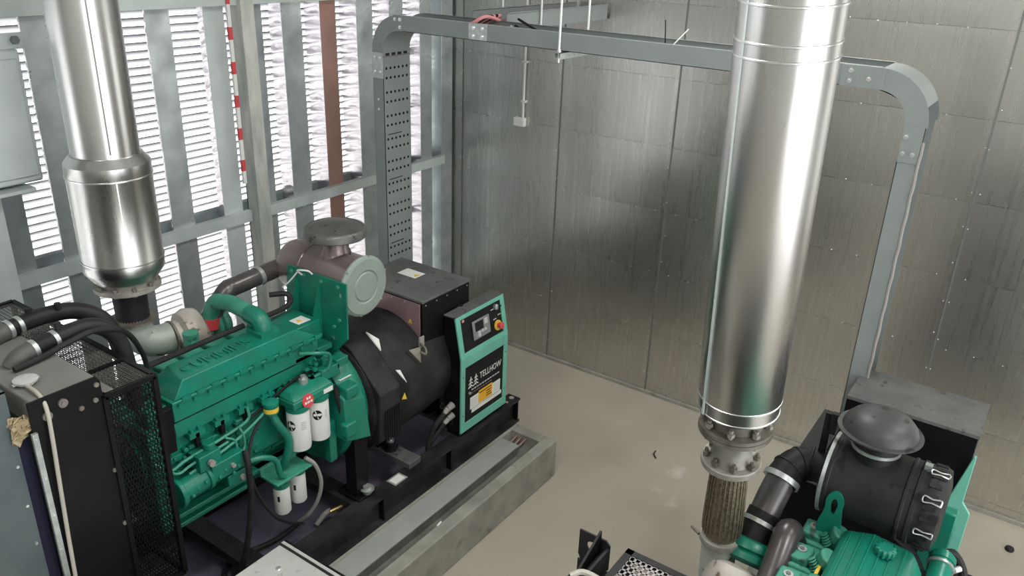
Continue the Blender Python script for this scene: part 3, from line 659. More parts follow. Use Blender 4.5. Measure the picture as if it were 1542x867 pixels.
# --- radiator
ra = MB().box(1.28, 1.52, 3.24, 4.5, .60, 2.24).build('radiator_core', 'black', G)
MB().box(1.26, 1.54, 3.22, 4.52, 2.24, 2.372).build('header_tank', 'grey_top', ra, bevel=.01)
MB().prism([(1.235, 3.2, .58), (1.54, 3.2, .58), (1.54, 3.2, 2.36), (1.525, 3.2, 2.385), (1.50, 3.2, 2.385), (1.235, 3.2, 2.385)], (0, .012, 0)).build('side_plate', 'black', ra)
MB().prism([(1.235, 4.52, .58), (1.54, 4.52, .58), (1.54, 4.52, 2.385), (1.235, 4.52, 2.385)], (0, .012, 0)).build('side_plate', 'black', ra)
sb = MB()
for x, z in ((1.30, 2.30), (1.37, 2.33)): sb.cyl((x, 3.2, z), (x, 3.19, z), .02, n=14).cyl((x, 3.19, z), (x, 3.184, z), .012, n=6)
for x, z in ((1.44, 2.27), (1.505, 2.28), (1.53, 1.9), (1.53, 1.6), (1.53, 1.25), (1.52, 2.35)): sb.cyl((x, 3.2, z), (x, 3.192, z), .011, n=10)
sb.build('plate_bolts', 'flange', ra, kind='stuff')
# expanded metal guards
def lattice(o, u, v, nu, nv, w_=.004, brick=False):
    o = Vector(o); u = Vector(u); v = Vector(v); nrm = u.cross(v).normalized(); mb = MB(); th = nrm*.003
    du, dv = u/nu, v/nv; eu, ev = u.normalized()*w_/2, v.normalized()*w_/2
    for i in range(nu+1):
        p = o+du*i
        if brick and i < nu+1:
            for j in range(nv):
                if True:
                    q = p+dv*j+(du*.5 if j % 2 and i < nu else du*0)
                    mb.hull8([q-eu, q+eu, q+eu+dv, q-eu+dv], [q-eu+th, q+eu+th, q+eu+dv+th, q-eu+dv+th])
        else: mb.hull8([p-eu, p+eu, p+eu+v, p-eu+v], [p-eu+th, p+eu+th, p+eu+v+th, p-eu+v+th])
    for j in range(nv+1):
        q = o+dv*j
        mb.hull8([q-ev, q+ev, q+ev+u, q-ev+u], [q-ev+th, q+ev+th, q+ev+u+th, q-ev+u+th])
    return mb
gd = MB()
X0, X1, Y0, Y1, Z0, Z1 = 1.545, 1.785, 3.2, 4.5, 1.12, 2.275
for a in (X0, X1):
    for b in (Y0, Y1): gd.box(a-.012, a+.012, b-.012, b+.012, Z0, Z1)
for b in (Y0, Y1):
    for z in (Z0, Z1): gd.box(X0, X1, b-.012, b+.012, z-.012, z+.012)
for a in (X0, X1):
    for z in (Z0, Z1): gd.box(a-.012, a+.012, Y0, Y1, z-.012, z+.012)
gd.box(X0, X1, 3.43, 3.448, Z1, Z1+.014).box(X0, X1, 3.80, 3.86, Z1-.005, Z1+.008)
gd = gd.build('fan_guard_frame', 'black', G)
lattice((X0, Y0, Z0), (X1-X0, 0, 0), (0, 0, Z1-Z0), 16, 46, .004, True).build('side_mesh', 'black', gd, kind='stuff')
lattice((X0, Y0, Z1), (X1-X0, 0, 0), (0, .62, 0), 12, 40, .003).build('top_mesh', 'hose_grey', gd, kind='stuff')  # grey instead of black: the lit look is put into the colour
lattice((X0, Y0, Z0), (X1-X0, 0, 0), (0, Y1-Y0, 0), 16, 60, .004).build('bottom_mesh', 'black', gd, kind='stuff')
MB().box(1.54, 1.60, 3.21, 4.49, Z1+.004, Z1+.01).build('guard_strip', 'grey_top', gd)
lattice((X0, 3.84, Z1), (X1-X0, 0, 0), (0, .66, 0), 12, 42, .003).build('top_mesh', 'hose_grey', gd, kind='stuff')  # same lightened colour standing in for light on the mesh
lattice((X1, Y0, Z0), (0, Y1-Y0, 0), (0, 0, Z1-Z0), 40, 46, .0035).build('rear_mesh', 'black', gd, kind='stuff')
cp_ = MB().lathe((1.325, 3.39, 2.372), (0, 0, 1), [(.03, 0), (.03, .015), (.048, .016), (.05, .026), (.04, .03), (.02, .034)], 24).box(1.27, 1.38, 3.383, 3.397, 2.383, 2.39).build('radiator_cap', 'offwhite', ra)
MB().tube([(1.31, 3.36, 2.385), (1.305, 3.25, 2.385), (1.30, 3.19, 2.34), (1.29, 3.172, 2.2), (1.28, 3.172, 2.0), (1.262, 3.172, 1.6), (1.25, 3.17, 1.2)], .009, 10).build('overflow_hose', 'lighthose', ra)
def rhose(pts, r, cl):
    o = hose('coolant_hose', pts, r, 'rubber', 16)
    MB().tube(pts[:3], r*1.07, 16).build('hose_sleeve', 'hose_grey', o)
    for a, b in cl: MB().cyl(a, b, r*1.12, n=18).build('hose_clamp', 'galvplate', o)
rhose([(1.36, 3.86, 2.36), (1.42, 3.87, 2.40), (1.50, 3.88, 2.415), (1.66, 3.89, 2.42), (1.80, 3.85, 2.41), (1.90, 3.80, 2.34), (1.95, 3.78, 2.18), (1.97, 3.78, 1.9)], .042, [((1.48, 3.875, 2.414), (1.50, 3.878, 2.415)), ((1.53, 3.88, 2.416), (1.55, 3.882, 2.417))])
rhose([(1.36, 3.60, 2.36), (1.40, 3.60, 2.395), (1.48, 3.61, 2.41), (1.62, 3.62, 2.42), (1.75, 3.61, 2.42), (1.84, 3.6, 2.34), (1.88, 3.6, 2.2), (1.9, 3.62, 1.9)], .04, [((1.46, 3.608, 2.408), (1.48, 3.61, 2.41)), ((1.56, 3.615, 2.415), (1.58, 3.617, 2.417))])
hose('thin_coolant_hose', [(1.34, 3.52, 2.39), (1.48, 3.535, 2.395), (1.6, 3.55, 2.41), (1.74, 3.55, 2.42), (1.9, 3.6, 2.33), (2.05, 3.75, 2.1), (2.12, 3.85, 1.9)], .014, 'rubber')
for q in ((1.6, 3.62, 2.46), (1.60, 3.89, 2.455), (1.72, 3.85, 2.45)):
    MB().cyl(q, (q[0], q[1], q[2]+.03), .016, n=8).build('bleed_valve', 'rubber', ra)
MB().sphere((2.53, 3.44, .5), .035).cyl((2.45, 3.46, .45), (2.53, 3.44, .5), .02, n=8).build('dipstick_knob', 'cable_grey', G)

# duct sheet with flexible joint left of the radiator
t = empty('air_duct', (.7, 3.9, .356))
MB().box(.05, 1.185, 3.25, 3.256, .356, 2.45).box(.05, 1.185, 4.47, 4.476, .356, 2.45).box(.05, 1.185, 3.25, 4.476, 2.444, 2.45).build('duct_sheet', 'duct', t)
MB().box(1.185, 1.235, 3.262, 3.27, .55, 2.24).build('flexible_joint', 'canvas', t)
ms = MB().box(1.222, 1.245, 3.185, 3.2, .6, 2.25).build('clamp_strip', 'galvplate', t)
rv = MB()
for k in range(9):
    rv.bolt((1.165, 3.25, .7+k*.2), (0, -1, 0), .007, .006); rv.bolt((1.234, 3.186, .7+k*.19), (0, -1, 0), .006, .006)
rv.build('rivets', 'screw', t, kind='stuff')
fo = MB()
for k in range(40): fo.obox((1.2+random.uniform(-.02, .03), 3.235+random.uniform(-.015, .015), 2.275+random.uniform(-.05, .05)), (random.uniform(.015, .05), .004, random.uniform(.015, .05)), Matrix.Rotation(random.uniform(-1, 1), 3, 'Y') @ Matrix.Rotation(random.uniform(-.8, .8), 3, 'X') @ Matrix.Rotation(random.uniform(-.8, .8), 3, 'Z'))
fo.build('foam_filler', 'foam', t, kind='stuff')
tag(t, 'galvanised air duct sheet beside the black radiator at the lower left', 'duct')

# ============================================================ EXHAUST STACK 1
t = empty('exhaust_stack', (2.385, 4.4, 1.93))
ax = Vector((0, 0, 1))
o0 = Vector((2.385, 4.4, 1.935))
def L1(name, prof, m, n=48, z=0, caps=True, par=t): return MB().lathe(o0+ax*z, ax, prof, n, caps).build(name, m, par)
L1('lower_flange', [(.11, .045), (.135, .045), (.135, .057), (.095, .059), (.095, .065)], 'flange', 36)
L1('black_pipe', [(.095, .058), (.1, .27)], 'darkpipe', 32)
fg = L1('muffler_flange', [(.1, .265), (.188, .265), (.188, .288), (.14, .29)], 'flange_pale', 40)
bt = MB()
for k in range(10): a = k*PI/5; bt.cyl(o0+ax*.255+Vector((.168*math.cos(a), .168*math.sin(a), 0)), o0+ax*.31+Vector((.168*math.cos(a), .168*math.sin(a), 0)), .013, n=6)
bt.build('flange_bolts', 'flange', fg, kind='stuff')
mu = L1('muffler_cladding', [(.155, .288), (.16, .3), (.222, .39), (.224, .395), (.2265, .46), (.2245, .465), (.2255, .955), (.2275, .96), (.2265, 1.03), (.222, 1.035), (.19, 1.075), (.175, 1.077)], 'steel', 64)
for z, r in ((.46, .2265), (.958, .2275)): L1('cladding_seam', [(r, z-.004), (r+.003, z-.003), (r+.003, z+.003), (r, z+.004)], 'screw', 64, 0, False, mu)
L1('upper_pipe', [(.179, 1.07), (.179, 3.2)], 'steel', 64)
sa = -1.95
MB().obox(o0+ax*.72+Vector((math.cos(sa)*.2255, math.sin(sa)*.2255, 0)), (.004, .006, .48), Matrix.Rotation(sa, 3, 'Z')).build('lock_seam', 'screw', mu)
MB().obox(o0+ax*2.1+Vector((math.cos(sa)*.179, math.sin(sa)*.179, 0)), (.005, .008, 2.0), Matrix.Rotation(sa, 3, 'Z')).build('lock_seam', 'joint', t)
tag(t, 'silver clad exhaust stack with a wider muffler section above the left engine', 'exhaust')

# ============================================================ EXHAUST STACK 2
t = empty('exhaust_stack', (3.18, .9, 1.4))
ax2 = Vector((-.09, 0, 1)).normalized(); ob = Vector((3.118, .9, 2.27))
def L2(name, prof, m, n=48, caps=True, par=t): return MB().lathe(ob, ax2, prof, n, caps).build(name, m, par)
c2 = L2('cladding', [(.1, .085), (.168, .085), (.172, .089), (.172, .145), (.1755, .149), (.1755, .155), (.178, .16), (.182, 1.50), (.182, 2.95)], 'steel', 64)
for z, r in ((.089, .173), (.151, .176), (1.592, .182), (1.645, .182), (1.77, .182)): L2('cladding_ring', [(r, z-.005), (r+.003, z-.003), (r+.003, z+.003), (r, z+.005)], 'screw', 64, False, c2)
sa = 2.55
MB().obox(ob+ax2*1.45+Vector((math.cos(sa)*.181, math.sin(sa)*.181, 0)), (.006, .012, 2.75), Matrix.Rotation(-.09, 3, 'Y') @ Matrix.Rotation(sa, 3, 'Z')).build('lock_seam', 'galv_pale', c2)
f1 = L2('upper_flange', [(.09, -.045), (.157, -.045), (.162, -.04), (.162, -.022), (.153, -.02), (.162, -.017), (.162, .0), (.12, .002), (.12, .09)], 'flange', 40)
bt = MB()
for k in range(8): 
    a = k*PI/4+.2; p = ob+ax2*.03+Vector((.141*math.cos(a), .141*math.sin(a), 0)); bt.cyl(p-ax2*.09, p+ax2*.005, .01, n=6).cyl(p-ax2*.028, p-ax2*.01, .018, n=6).cyl(p-ax2*.09, p-ax2*.075, .018, n=6)
bt.build('flange_bolts', 'flange_pale', f1, kind='stuff')
L2('neck', [(.098, -.2), (.088, -.17), (.088, -.06), (.1, -.045)], 'flange_pale', 32)
f2 = L2('lower_flange', [(.08, -.235), (.13, -.235), (.134, -.23), (.134, -.205), (.13, -.2), (.098, -.2)], 'flange_pale', 40)
bt = MB()
for k in range(8):
    a = k*PI/4+.45; p = ob+Vector((.112*math.cos(a), .112*math.sin(a), 0)); bt.cyl(p-ax2*.25, p-ax2*.165, .009, n=6).cyl(p-ax2*.2, p-ax2*.183, .017, n=6)
bt.build('flange_bolts', 'flange', f2, kind='stuff')
pr = []; fx = MB()
prof = [(.07, -.236), (.078, -.25), (.082, -.33), (.086, -.45), (.09, -.58), (.088, -.64), (.078, -.665)]
br = L2('braided_flex', prof, 'braid', 40)
bs = MB()
for k in range(28):
    a = k*2*PI/28; pts = []
    for r, z in prof[1:-1]:
        pts.append(ob+ax2*z+Vector((math.cos(a)*(r+.001), math.sin(a)*(r+.001), 0)))
    bs.tube(pts, .0045, 5, 3)
bs.build('braid_strands', 'braid', br, kind='stuff')
cl = L2('clamp_ring', [(.085, -.70), (.098, -.698), (.1, -.69), (.1, -.672), (.098, -.664), (.085, -.662)], 'flange_pale', 40)
L2('outlet_pipe', [(.082, -.95), (.084, -.66)], 'iron', 32)
MB().cyl(ob+ax2*-.68+Vector((-.05, .09, 0)), ob+ax2*-.68+Vector((-.02, .14, 0)), .007, n=8).build('clamp_bolt', 'flange', cl)
tag(t, 'tall silver clad exhaust stack with braided flex joint above the right engine', 'exhaust')

# ============================================================ CABLE TRAYS
T = empty('cable_tray', (4.85, 2.7, 1.6))
tag(T, 'grey cable tray rising from the left alternator and bending down again at the right', 'tray')
xa, xb = 4.85, 5.165; th = .004; zb, zt_ = 3.498, 3.614
yL0, yL1 = 4.612, 4.727     # web side, open side of the left riser
RI, RO = .17, .285
yLc = 4.612-RI               # bend centre y (left)
zc = zb-RI
def arc(cy_, r, a0, a1, n=12): return [(cy_+r*math.cos(a0+(a1-a0)*k/n), zc+r*math.sin(a0+(a1-a0)*k/n)) for k in range(n+1)]
# left riser
MB().box(xa, xb, yL0, yL0+th, 1.4, zc).build('riser_web', 'traygrey', T)
for x in (xa, xb-th): MB().box(x, x+th, yL0, yL1, 1.4, zc).build('riser_flange', 'traygrey', T)
yR0, yR1 = .765, .662
yRc = yR0+RI
# bends
for side, cyy, a0, a1 in (('l', yLc, 0, PI/2), ('r', yRc, PI, PI/2)):
    for x in (xa, xb-th):
        pi_, po = arc(cyy, RI, a0, a1), arc(cyy, RO, a0, a1)
        n = len(pi_); vs = [(x, *p) for p in pi_]+[(x, *p) for p in po]+[(x+th, *p) for p in pi_]+[(x+th, *p) for p in po]
        fs = []
        for k in range(n-1):
            fs += [(k, k+1, n+k+1, n+k), (2*n+k, 2*n+k+1, 3*n+k+1, 3*n+k), (k, k+1, 2*n+k+1, 2*n+k), (n+k, n+k+1, 3*n+k+1, 3*n+k)]
        MB().add(vs, fs).build('bend_flange', 'traygrey', T)
    pi_ = arc(cyy, RI, a0, a1); vs = [(xa, *p) for p in pi_]+[(xb, *p) for p in pi_]
    MB().add(vs, [(k, k+1, n+k+1, n+k) for k in range(n-1)]).build('bend_web', 'traygrey', T)
    if side == 'r':
        po = arc(cyy, RO, a0, a1); vs = [(xa, *p) for p in po]+[(xb, *p) for p in po]
        MB().add(vs, [(k, k+1, n+k+1, n+k) for k in range(3, n-1)]).build('bend_cover', 'traygrey', T)
# horizontal run
MB().box(xa, xb, yRc, yLc, zb, zb+th).build('run_web', 'traygrey', T)
for x in (xa, xb-th): MB().box(x, x+th, yRc, yLc, zb, zt_).build('run_flange', 'traygrey', T)
MB().box(xa, xa+.014, yRc, yLc, zt_, zt_+.003).box(xb-.014, xb, yRc, yLc, zt_, zt_+.003).build('run_lip', 'galvplate', T)
# right riser
MB().box(xa, xb, yR0-th, yR0, 1.4, zc).build('riser_web', 'traygrey', T)
for x in (xa, xb-th): MB().box(x, x+th, yR1, yR0, 1.4, zc).build('riser_flange', 'traygrey', T)
# perforation: slots seen on the riser web
hp = MB(); z = 1.6
while z < 3.3:
    for dz in (0, .075):
        for k in range(6):
            x = xa+.035+k*.048; hp.cyl((x, yL0-.0015, z+dz), (x, yL0+.001, z+dz), .011, n=10)
    z += .19
hp.build('web_holes', 'hole', T, kind='stuff')
hp = MB()
for z in (1.71, 2.28, 2.66): hp.box(xa+.04, xa+.2, yL0-.003, yL0, z, z+.006)
for k in range(4): hp.box(xa+.03+k*.07, xa+.07+k*.07, yL0-.004, yL0, zc-.035, zc-.015)
hp.build('cable_ties', 'cable_black', T, kind='stuff')
MB().box(xa-.002, xb, yL0-.006, yL0-.001, zc-.045, zc-.035).build('web_joint', 'joint', T)
# splice plates
def splice(y0, y1, z0, z1, m, bl):
    o = MB().box(xa-.005, xa, y0, y1, z0, z1).build('splice_plate', m, T, bevel=.001)
    b = MB()
    for y, z in bl: b.cyl((xa-.005, y, z), (xa-.008, y, z), .014, n=14).cyl((xa-.008, y, z), (xa-.016, y, z), .008, n=6)
    b.build('splice_bolts', 'screw', o, kind='stuff')
splice(3.595, 3.76, zb+.004, zt_, 'galvplate', [(3.635, zb+.03), (3.635, zt_-.03), (3.715, zb+.03), (3.715, zt_-.03)])
splice(yL0, yL1, zc-.21, zc-.01, 'galvplate', [(yL0+.03, zc-.05), (yL0+.085, zc-.05), (yL0+.03, zc-.16), (yL0+.085, zc-.16)])
splice(yLc-.04, yLc+.05, zb, zt_, 'traygrey', [(yLc-.02, zb+.03), (yLc-.02, zt_-.03), (yLc+.03, zt_-.03)])
splice(yRc-.02, yRc+.21, zb, zt_, 'traygrey', [(yRc+.16, zb+.03), (yRc+.16, zt_-.03), (yRc+.06, zb+.05)])
splice(yR1, yR0, zc-.2, zc-.0, 'traygrey', [(yR0-.02, zc-.06), (yR0-.02, zc-.15), (yR0-.07, zc-.15)])
wd = MB()
for z in (2.95, 2.87): wd.cyl((xa-.002, yL0+.06, z), (xa, yL0+.06, z), .01, n=10)
wd.build('paint_chips', 'white', T, kind='stuff')
# branch tray to the far wall
t = empty('cable_tray', (5.9, 3.82, 3.55))
MB().box(xb, 6.7, 3.65, 3.97, 3.548, 3.552).build('tray_web', 'traygrey', t)
for y in (3.65, 3.966): MB().box(xb-.0, 6.7, y, y+.004, 3.552, 3.672).build('tray_flange', 'traygrey', t)
MB().box(xb, 6.7, 3.64, 3.664, 3.672, 3.675).box(xb, 6.7, 3.956, 3.98, 3.672, 3.675).build('tray_lip', 'galvplate', t)
MB().hull8([(xb-.01, 3.97, 3.55), (xb, 3.65, 3.55), (xb+.004, 3.65, 3.55), (xb, 3.97, 3.55)], [(xb-.01, 4.3, 3.61), (xb, 3.3, 3.61), (xb+.004, 3.3, 3.61), (xb, 4.3, 3.61)]).build('tee_plate', 'traygrey', t)
tag(t, 'short grey branch cable tray running from the junction to the far wall', 'tray')
# cables in the tray
lab = [('pink power cable, nearest of the bundle turning at the tray junction', 'pink'), ('black power cable turning at the tray junction between the pink ones', 'cable_black'), ('pink power cable, middle of the bundle turning at the tray junction', 'pink'), ('black power cable, farthest of the bundle at the tray junction', 'cable_black'), ('pink power cable, farthest pink one at the tray junction', 'pink')]
for k, (lb_, mm) in enumerate(lab):
    x = 4.90+k*.042
    o = MB().tube([(x, 4.2, 3.515), (x, 3.98, 3.53), (x+.03, 3.80, 3.60), (x+.12, 3.73, 3.65), (5.25+k*.02, 3.72+k*.035, 3.60), (5.6, 3.72+k*.035, 3.575), (6.68, 3.72+k*.035, 3.575)], .0135, 8).build('power_cable', mm)
    tag(o, lb_, 'cable', 'power cables in the trays')
for k, x in enumerate((4.93, 5.0, 5.06)):
    o = MB().tube([(x, 3.5, 3.60), (x, 3.38, 3.55), (x, 3.0, 3.52), (x, 1.6, 3.52), (x, 1.1, 3.52), (x, .85, 3.47), (x, .72, 3.35), (x, .70, 3.1), (x, .70, 1.75)], .016, 8).build('power_cable', 'cable_black' if k != 1 else 'cable_grey')
    tag(o, 'black power cable lying in the tray nearest the viewer' if k == 0 else 'grey power cable lying in the tray between two black ones' if k == 1 else 'black power cable lying in the tray on the wall side', 'cable', 'power cables in the trays')
o = MB().tube([(4.98, 3.42, 3.66), (4.96, 3.3, 3.62), (4.95, 3.24, 3.6)], .009, 8).build('cable_end', 'cable_black'); tag(o, 'short cut black cable end standing out of the tray junction', 'cable')
o = MB().cyl((4.95, 2.26, 3.55), (4.93, 2.27, 3.75), .004, n=6).build('wire_end', 'cable_black'); tag(o, 'thin black wire sticking up from the tray left of the right stack', 'wire')
o = MB().cyl((4.93, 2.25, 3.55), (5.0, 2.14, 3.70), .004, n=6).build('wire_end', 'white'); tag(o, 'thin white wire leaning out of the tray left of the right stack', 'wire')
# twisted edge strip on right riser
o = MB(); z = 1.45
pts = []
while z < 3.28: pts.append((4.852+.002*math.sin(z*70), .655+.002*math.cos(z*70), z)); z += .06
o.tube(pts, .009, 6, 2); o = o.build('wire_bundle', 'cable_grey'); tag(o, 'pale wire bundle tied along the edge of the right cable riser', 'cable')
# hangers
def hanger(x, y, z0, lab, br=True):
    t = empty('tray_hanger', (x, y, z0))
    MB().cyl((x, y, z0), (x, y, 5.2), .008, n=10).build('threaded_rod', 'conduit', t)
    if br: MB().box(x-.03, x+.37, y-.03, y+.02, z0-.005, z0).box(x-.03, x+.37, y-.03, y-.026, z0-.045, z0).box(x-.03, x+.37, y+.016, y+.02, z0-.045, z0).build('strut', 'galvplate', t); MB().cyl((x, y, z0), (x, y, z0+.015), .014, n=6).cyl((x, y, z0-.07), (x, y, z0-.0), .007, n=6).build('nut', 'screw', t)
    else: MB().cyl((x, y, z0), (x, y, z0+.02), .014, n=6).build('nut', 'screw', t)
    return tag(t, lab, 'hanger', 'tray hanger rods')
hanger(4.82, 2.97, zb-.004, 'long tray hanger rod with a strut bracket showing below the tray')
hanger(5.19, 2.97, zb, 'thin tray hanger rod behind the tray, right of the bracketed rod', False)
hanger(5.6, 4.0, 3.55, 'thin hanger rod left of the cable junction behind the branch tray', False)
hanger(5.6, 3.63, 3.55, 'thin hanger rod in front of the branch tray', False)

# junction box with conduit on the far wall
t = empty('wall_socket', (6.7, 4.53, 2.46))
MB().box(6.67, 6.725, 4.475, 4.60, 2.465, 2.55).build('socket_box', 'white', t, bevel=.006)
MB().cyl((6.70, 4.505, 2.55), (6.70, 4.505, 5.2), .012, n=12).build('conduit', 'conduit', t)
for z in (2.7, 3.08): MB().box(6.685, 6.728, 4.48, 4.53, z, z+.02).build('saddle_clip', 'white', t)
tag(t, 'small white socket box with a vertical conduit on the foil panel wall', 'socket')

# ============================================================ GENERATOR SET 2
H = empty('generator_set', (3.2, .36, .354))
tag(H, 'green diesel generator set with a black ribbed air cleaner at the lower right', 'generator')
for y0 in (-.2, .80):
    MB().box(1.9, 5.03, y0, y0+.12, .565, .585).box(1.9, 5.03, y0, y0+.12, .354, .374).box(1.9, 5.03, y0+.05, y0+.065, .374, .565).build('skid_rail', 'black', H)
# generator body, boxes
MB().lathe((3.95, .38, 1.1), (1, 0, 0), [(.33, 0), (.35, .03), (.35, .75), (.32, .85)], 40).build('alternator', 'black', H)
MB().box(3.95, 4.9, .0, .7, .585, .95).build('alternator_base', 'black', H)
b2 = MB().box(4.56, 4.96, .005, .70, 1.2, 1.78).build('terminal_box', 'black', H, bevel=.004)
MB().box(4.555, 4.975, .0, .70, 1.78, 1.80).build('box_lid', 'black_top', b2)
c2 = MB().hull8([(4.10, .69, .62), (4.58, .69, .62), (4.58, .80, .62), (4.10, .80, .62)], [(4.10, .69, 1.64), (4.58, .69, 1.64), (4.58, .80, 1.64), (4.10, .80, 1.64)]).build('control_panel', 'black', H, bevel=.004)
MB().box(4.09, 4.59, .68, .81, 1.64, 1.648).build('panel_top', 'black_dusty', c2)
MB().box(4.09, 4.60, .80, .81, .62, 1.64).build('panel_front', 'black', c2)
gp = MB().prism([(4.50, -.012, 1.70), (4.50, -.012, 1.40), (4.50, -.06, 1.34), (4.50, -.06, .70), (4.50, .06, .70), (4.50, .06, 1.40), (4.50, .0, 1.70)], (.02, 0, 0)).build('side_frame', 'teal', H, bevel=.003)
MB().prism([(4.0, .04, 1.45), (4.0, .0, 1.40), (4.0, .0, .7), (4.0, .12, .7), (4.0, .12, 1.45)], (.05, 0, 0)).build('frame_foot', 'green', H, bevel=.003)
MB().box(3.90, 3.97, -.01, .07, 1.42, 1.69).build('support_bracket', 'green', H, bevel=.01)
# air cleaner
xA, zA, rA = 3.62, 1.87, .195
a2 = MB().lathe((xA, .58, zA), (0, -1, 0), [(.13, 0), (.185, .015), (.195, .03), (.195, .05), (.19, .055), (.19, .36), (.197, .365), (.197, .375), (.192, .38), (.192, .40), (.199, .405), (.199, .42), (.193, .425), (.193, .45), (.2, .46), (.2, .49), (.19, .52), (.12, .535)], 56).build('air_cleaner', 'rubber_ac', H)
rbm = MB()
for k in range(24): a = k*2*PI/24; rbm.obox((xA+.2*math.cos(a), .105, zA+.2*math.sin(a)), (.008, .05, .02), Matrix.Rotation(-a, 3, 'Y'))
rbm.build('rim_ribs', 'rubber', a2, kind='stuff')
def clip(a, y):
    c_ = Vector((xA+.207*math.cos(a), y, zA+.207*math.sin(a))); tn = Vector((-math.sin(a), 0, math.cos(a)))*.014; yy = Vector((0, .035, 0))
    return MB().tube([c_-yy+tn, c_+tn*.6, c_+yy+tn, c_+yy-tn, c_-tn*.6, c_-yy-tn, c_-yy+tn], .004, 6, 3)
for a in (1.75, 2.45, 3.2): clip(a, .1).build('wire_clip', 'screw', a2)
MB().lathe((xA, .565, zA), (0, -1, 0), [(.19, 0), (.199, .002), (.199, .018), (.19, .02)], 48, False).build('band_clamp', 'galvplate', a2)
MB().box(xA-.03, xA+.0, .44, .47, zA+.19, zA+.22).box(xA-.03, xA, .14, .17, zA+.19, zA+.22).build('band_bolt', 'galvplate', a2)
nk = MB().lathe((xA, .385, zA+.14), (0, 0, 1), [(.11, 0), (.105, .03), (.105, .09), (.098, .1), (.098, .15), (.07, .2)], 32).build('intake_neck', 'rubber', a2)
MB().lathe((xA, .385, zA+.14), (0, 0, 1), [(.107, .065), (.111, .067), (.111, .082), (.107, .084)], 32, False).build('neck_clamp', 'galvplate', a2)
MB().lathe((xA, .385, zA+.29), (0, 0, 1), [(.09, -.01), (.155, .0), (.18, .002), (.186, .008), (.186, .014), (.166, .016), (.163, .024), (.155, .046), (.135, .070), (.105, .089), (.06, .103), (.01, .108)], 56).build('rain_cap', 'cap_dusty', a2)
MB().box(xA-.01, xA+.02, .57, .60, zA+.2, zA+.31).box(xA, xA+.03, .60, .63, zA+.05, zA+.3).build('clamp_bracket', 'rubber', a2)
# intake pipe
MB().tube([(xA, .56, zA), (xA-.0, .64, zA-.0), (xA-.05, .71, zA-.01), (xA-.14, .745, zA-.06)], .082, 20).build('rubber_elbow', 'rubber', H)
for q, dq in (((xA-.004, .65, zA), (-.1, 1, 0)), ((xA-.035, .695, zA-.005), (-.7, .7, -.1)), ((xA-.08, .727, zA-.028), (-.85, .35, -.4))):
    MB().lathe(Vector(q)-Vector(dq).normalized()*.008, dq, [(.08, 0), (.088, .003), (.088, .013), (.08, .016)], 28, False).build('elbow_rib', 'rubber', H)
s2 = MB().tube([(xA-.12, .74, zA-.045), (xA-.2, .755, zA-.13), (xA-.28, .765, zA-.22)], .072, 20).build('steel_intake_pipe', 'pipe_grey', H)
MB().cyl((xA-.12, .74, zA-.05), (xA-.14, .744, zA-.068), .09, n=24).build('hose_clamp', 'galvplate', s2)
MB().tube([(xA-.25, .76, zA-.19), (xA-.30, .768, zA-.25), (xA-.34, .77, zA-.30)], .08, 20).build('rubber_boot', 'rubber', s2)
MB().cyl((xA-.28, .765, zA-.23), (xA-.295, .767, zA-.245), .086, n=24).build('hose_clamp', 'galvplate', s2)
tb2 = MB().lathe((xA-.34, .77, zA-.30), (-.62, .02, -.78), [(.075, 0), (.12, .01), (.13, .03), (.13, .05), (.115, .06), (.13, .07), (.13, .1), (.09, .12)], 32).build('compressor_housing', 'green', H)
MB().lathe((3.17, .79, 1.46), (-.75, .02, -.65), [(.1, 0), (.13, .02), (.14, .1), (.11, .16), (.06, .2)], 28).build('turbine_housing', 'iron_white', H)
MB().tube([(3.33, .62, 1.66), (3.27, .625, 1.68), (3.18, .62, 1.62), (3.05, .62, 1.50), (2.9, .62, 1.38)], .062, 18).build('charge_pipe', 'pipe_grey', H)
MB().tube([(3.36, .585, 1.62), (3.3, .56, 1.62), (3.2, .55, 1.52), (3.1, .55, 1.4)], .028, 12).build('coolant_pipe', 'rubber', H)
# black back plate between pipe and cleaner
MB().box(3.80, 3.83, .56, .80, .9, 1.64).build('black_plate', 'black', H)
# engine 2
e2 = MB().box(2.45, 3.5, .05, .56, .95, 1.42).box(2.45, 3.52, .10, .58, 1.42, 1.52).build('engine_block', 'green', H, bevel=.01)
rc = MB()
cp2 = [(.06, 1.52), (.06, 1.66), (.11, 1.745), (.28, 1.765), (.41, 1.725), (.43, 1.52)]
rc.prism([(2.55, y, z) for y, z in cp2], (.88, 0, 0))
rc = rc.build('rocker_cover', 'green', e2, bevel=.025)
for k in range(6):
    y = .14+k*.046; z = 1.745+(y-.11)/.17*.02 if y < .28 else 1.765-(y-.28)/.13*.04
    MB().prism([(2.56, y-.007, z-.01), (2.56, y+.007, z-.01), (2.56, y+.004, z+.006), (2.56, y-.004, z+.006)], (.84, 0, 0)).build('cover_rib', 'green', e2)
mb = MB(); vs = []
oc = MB()
pt = [(.036+.006*math.cos(k*PI*8/24*1.0*3)) for k in range(24)]
c_ = (3.30, .215, 1.762)
oc.prism([(c_[0]+pt[k]*1.15*math.cos(2*PI*k/24), c_[1]+pt[k]*1.15*math.sin(2*PI*k/24), c_[2]) for k in range(24)], (0, 0, .04)); oc.build('oil_filler_cap', 'green', e2, bevel=.006)
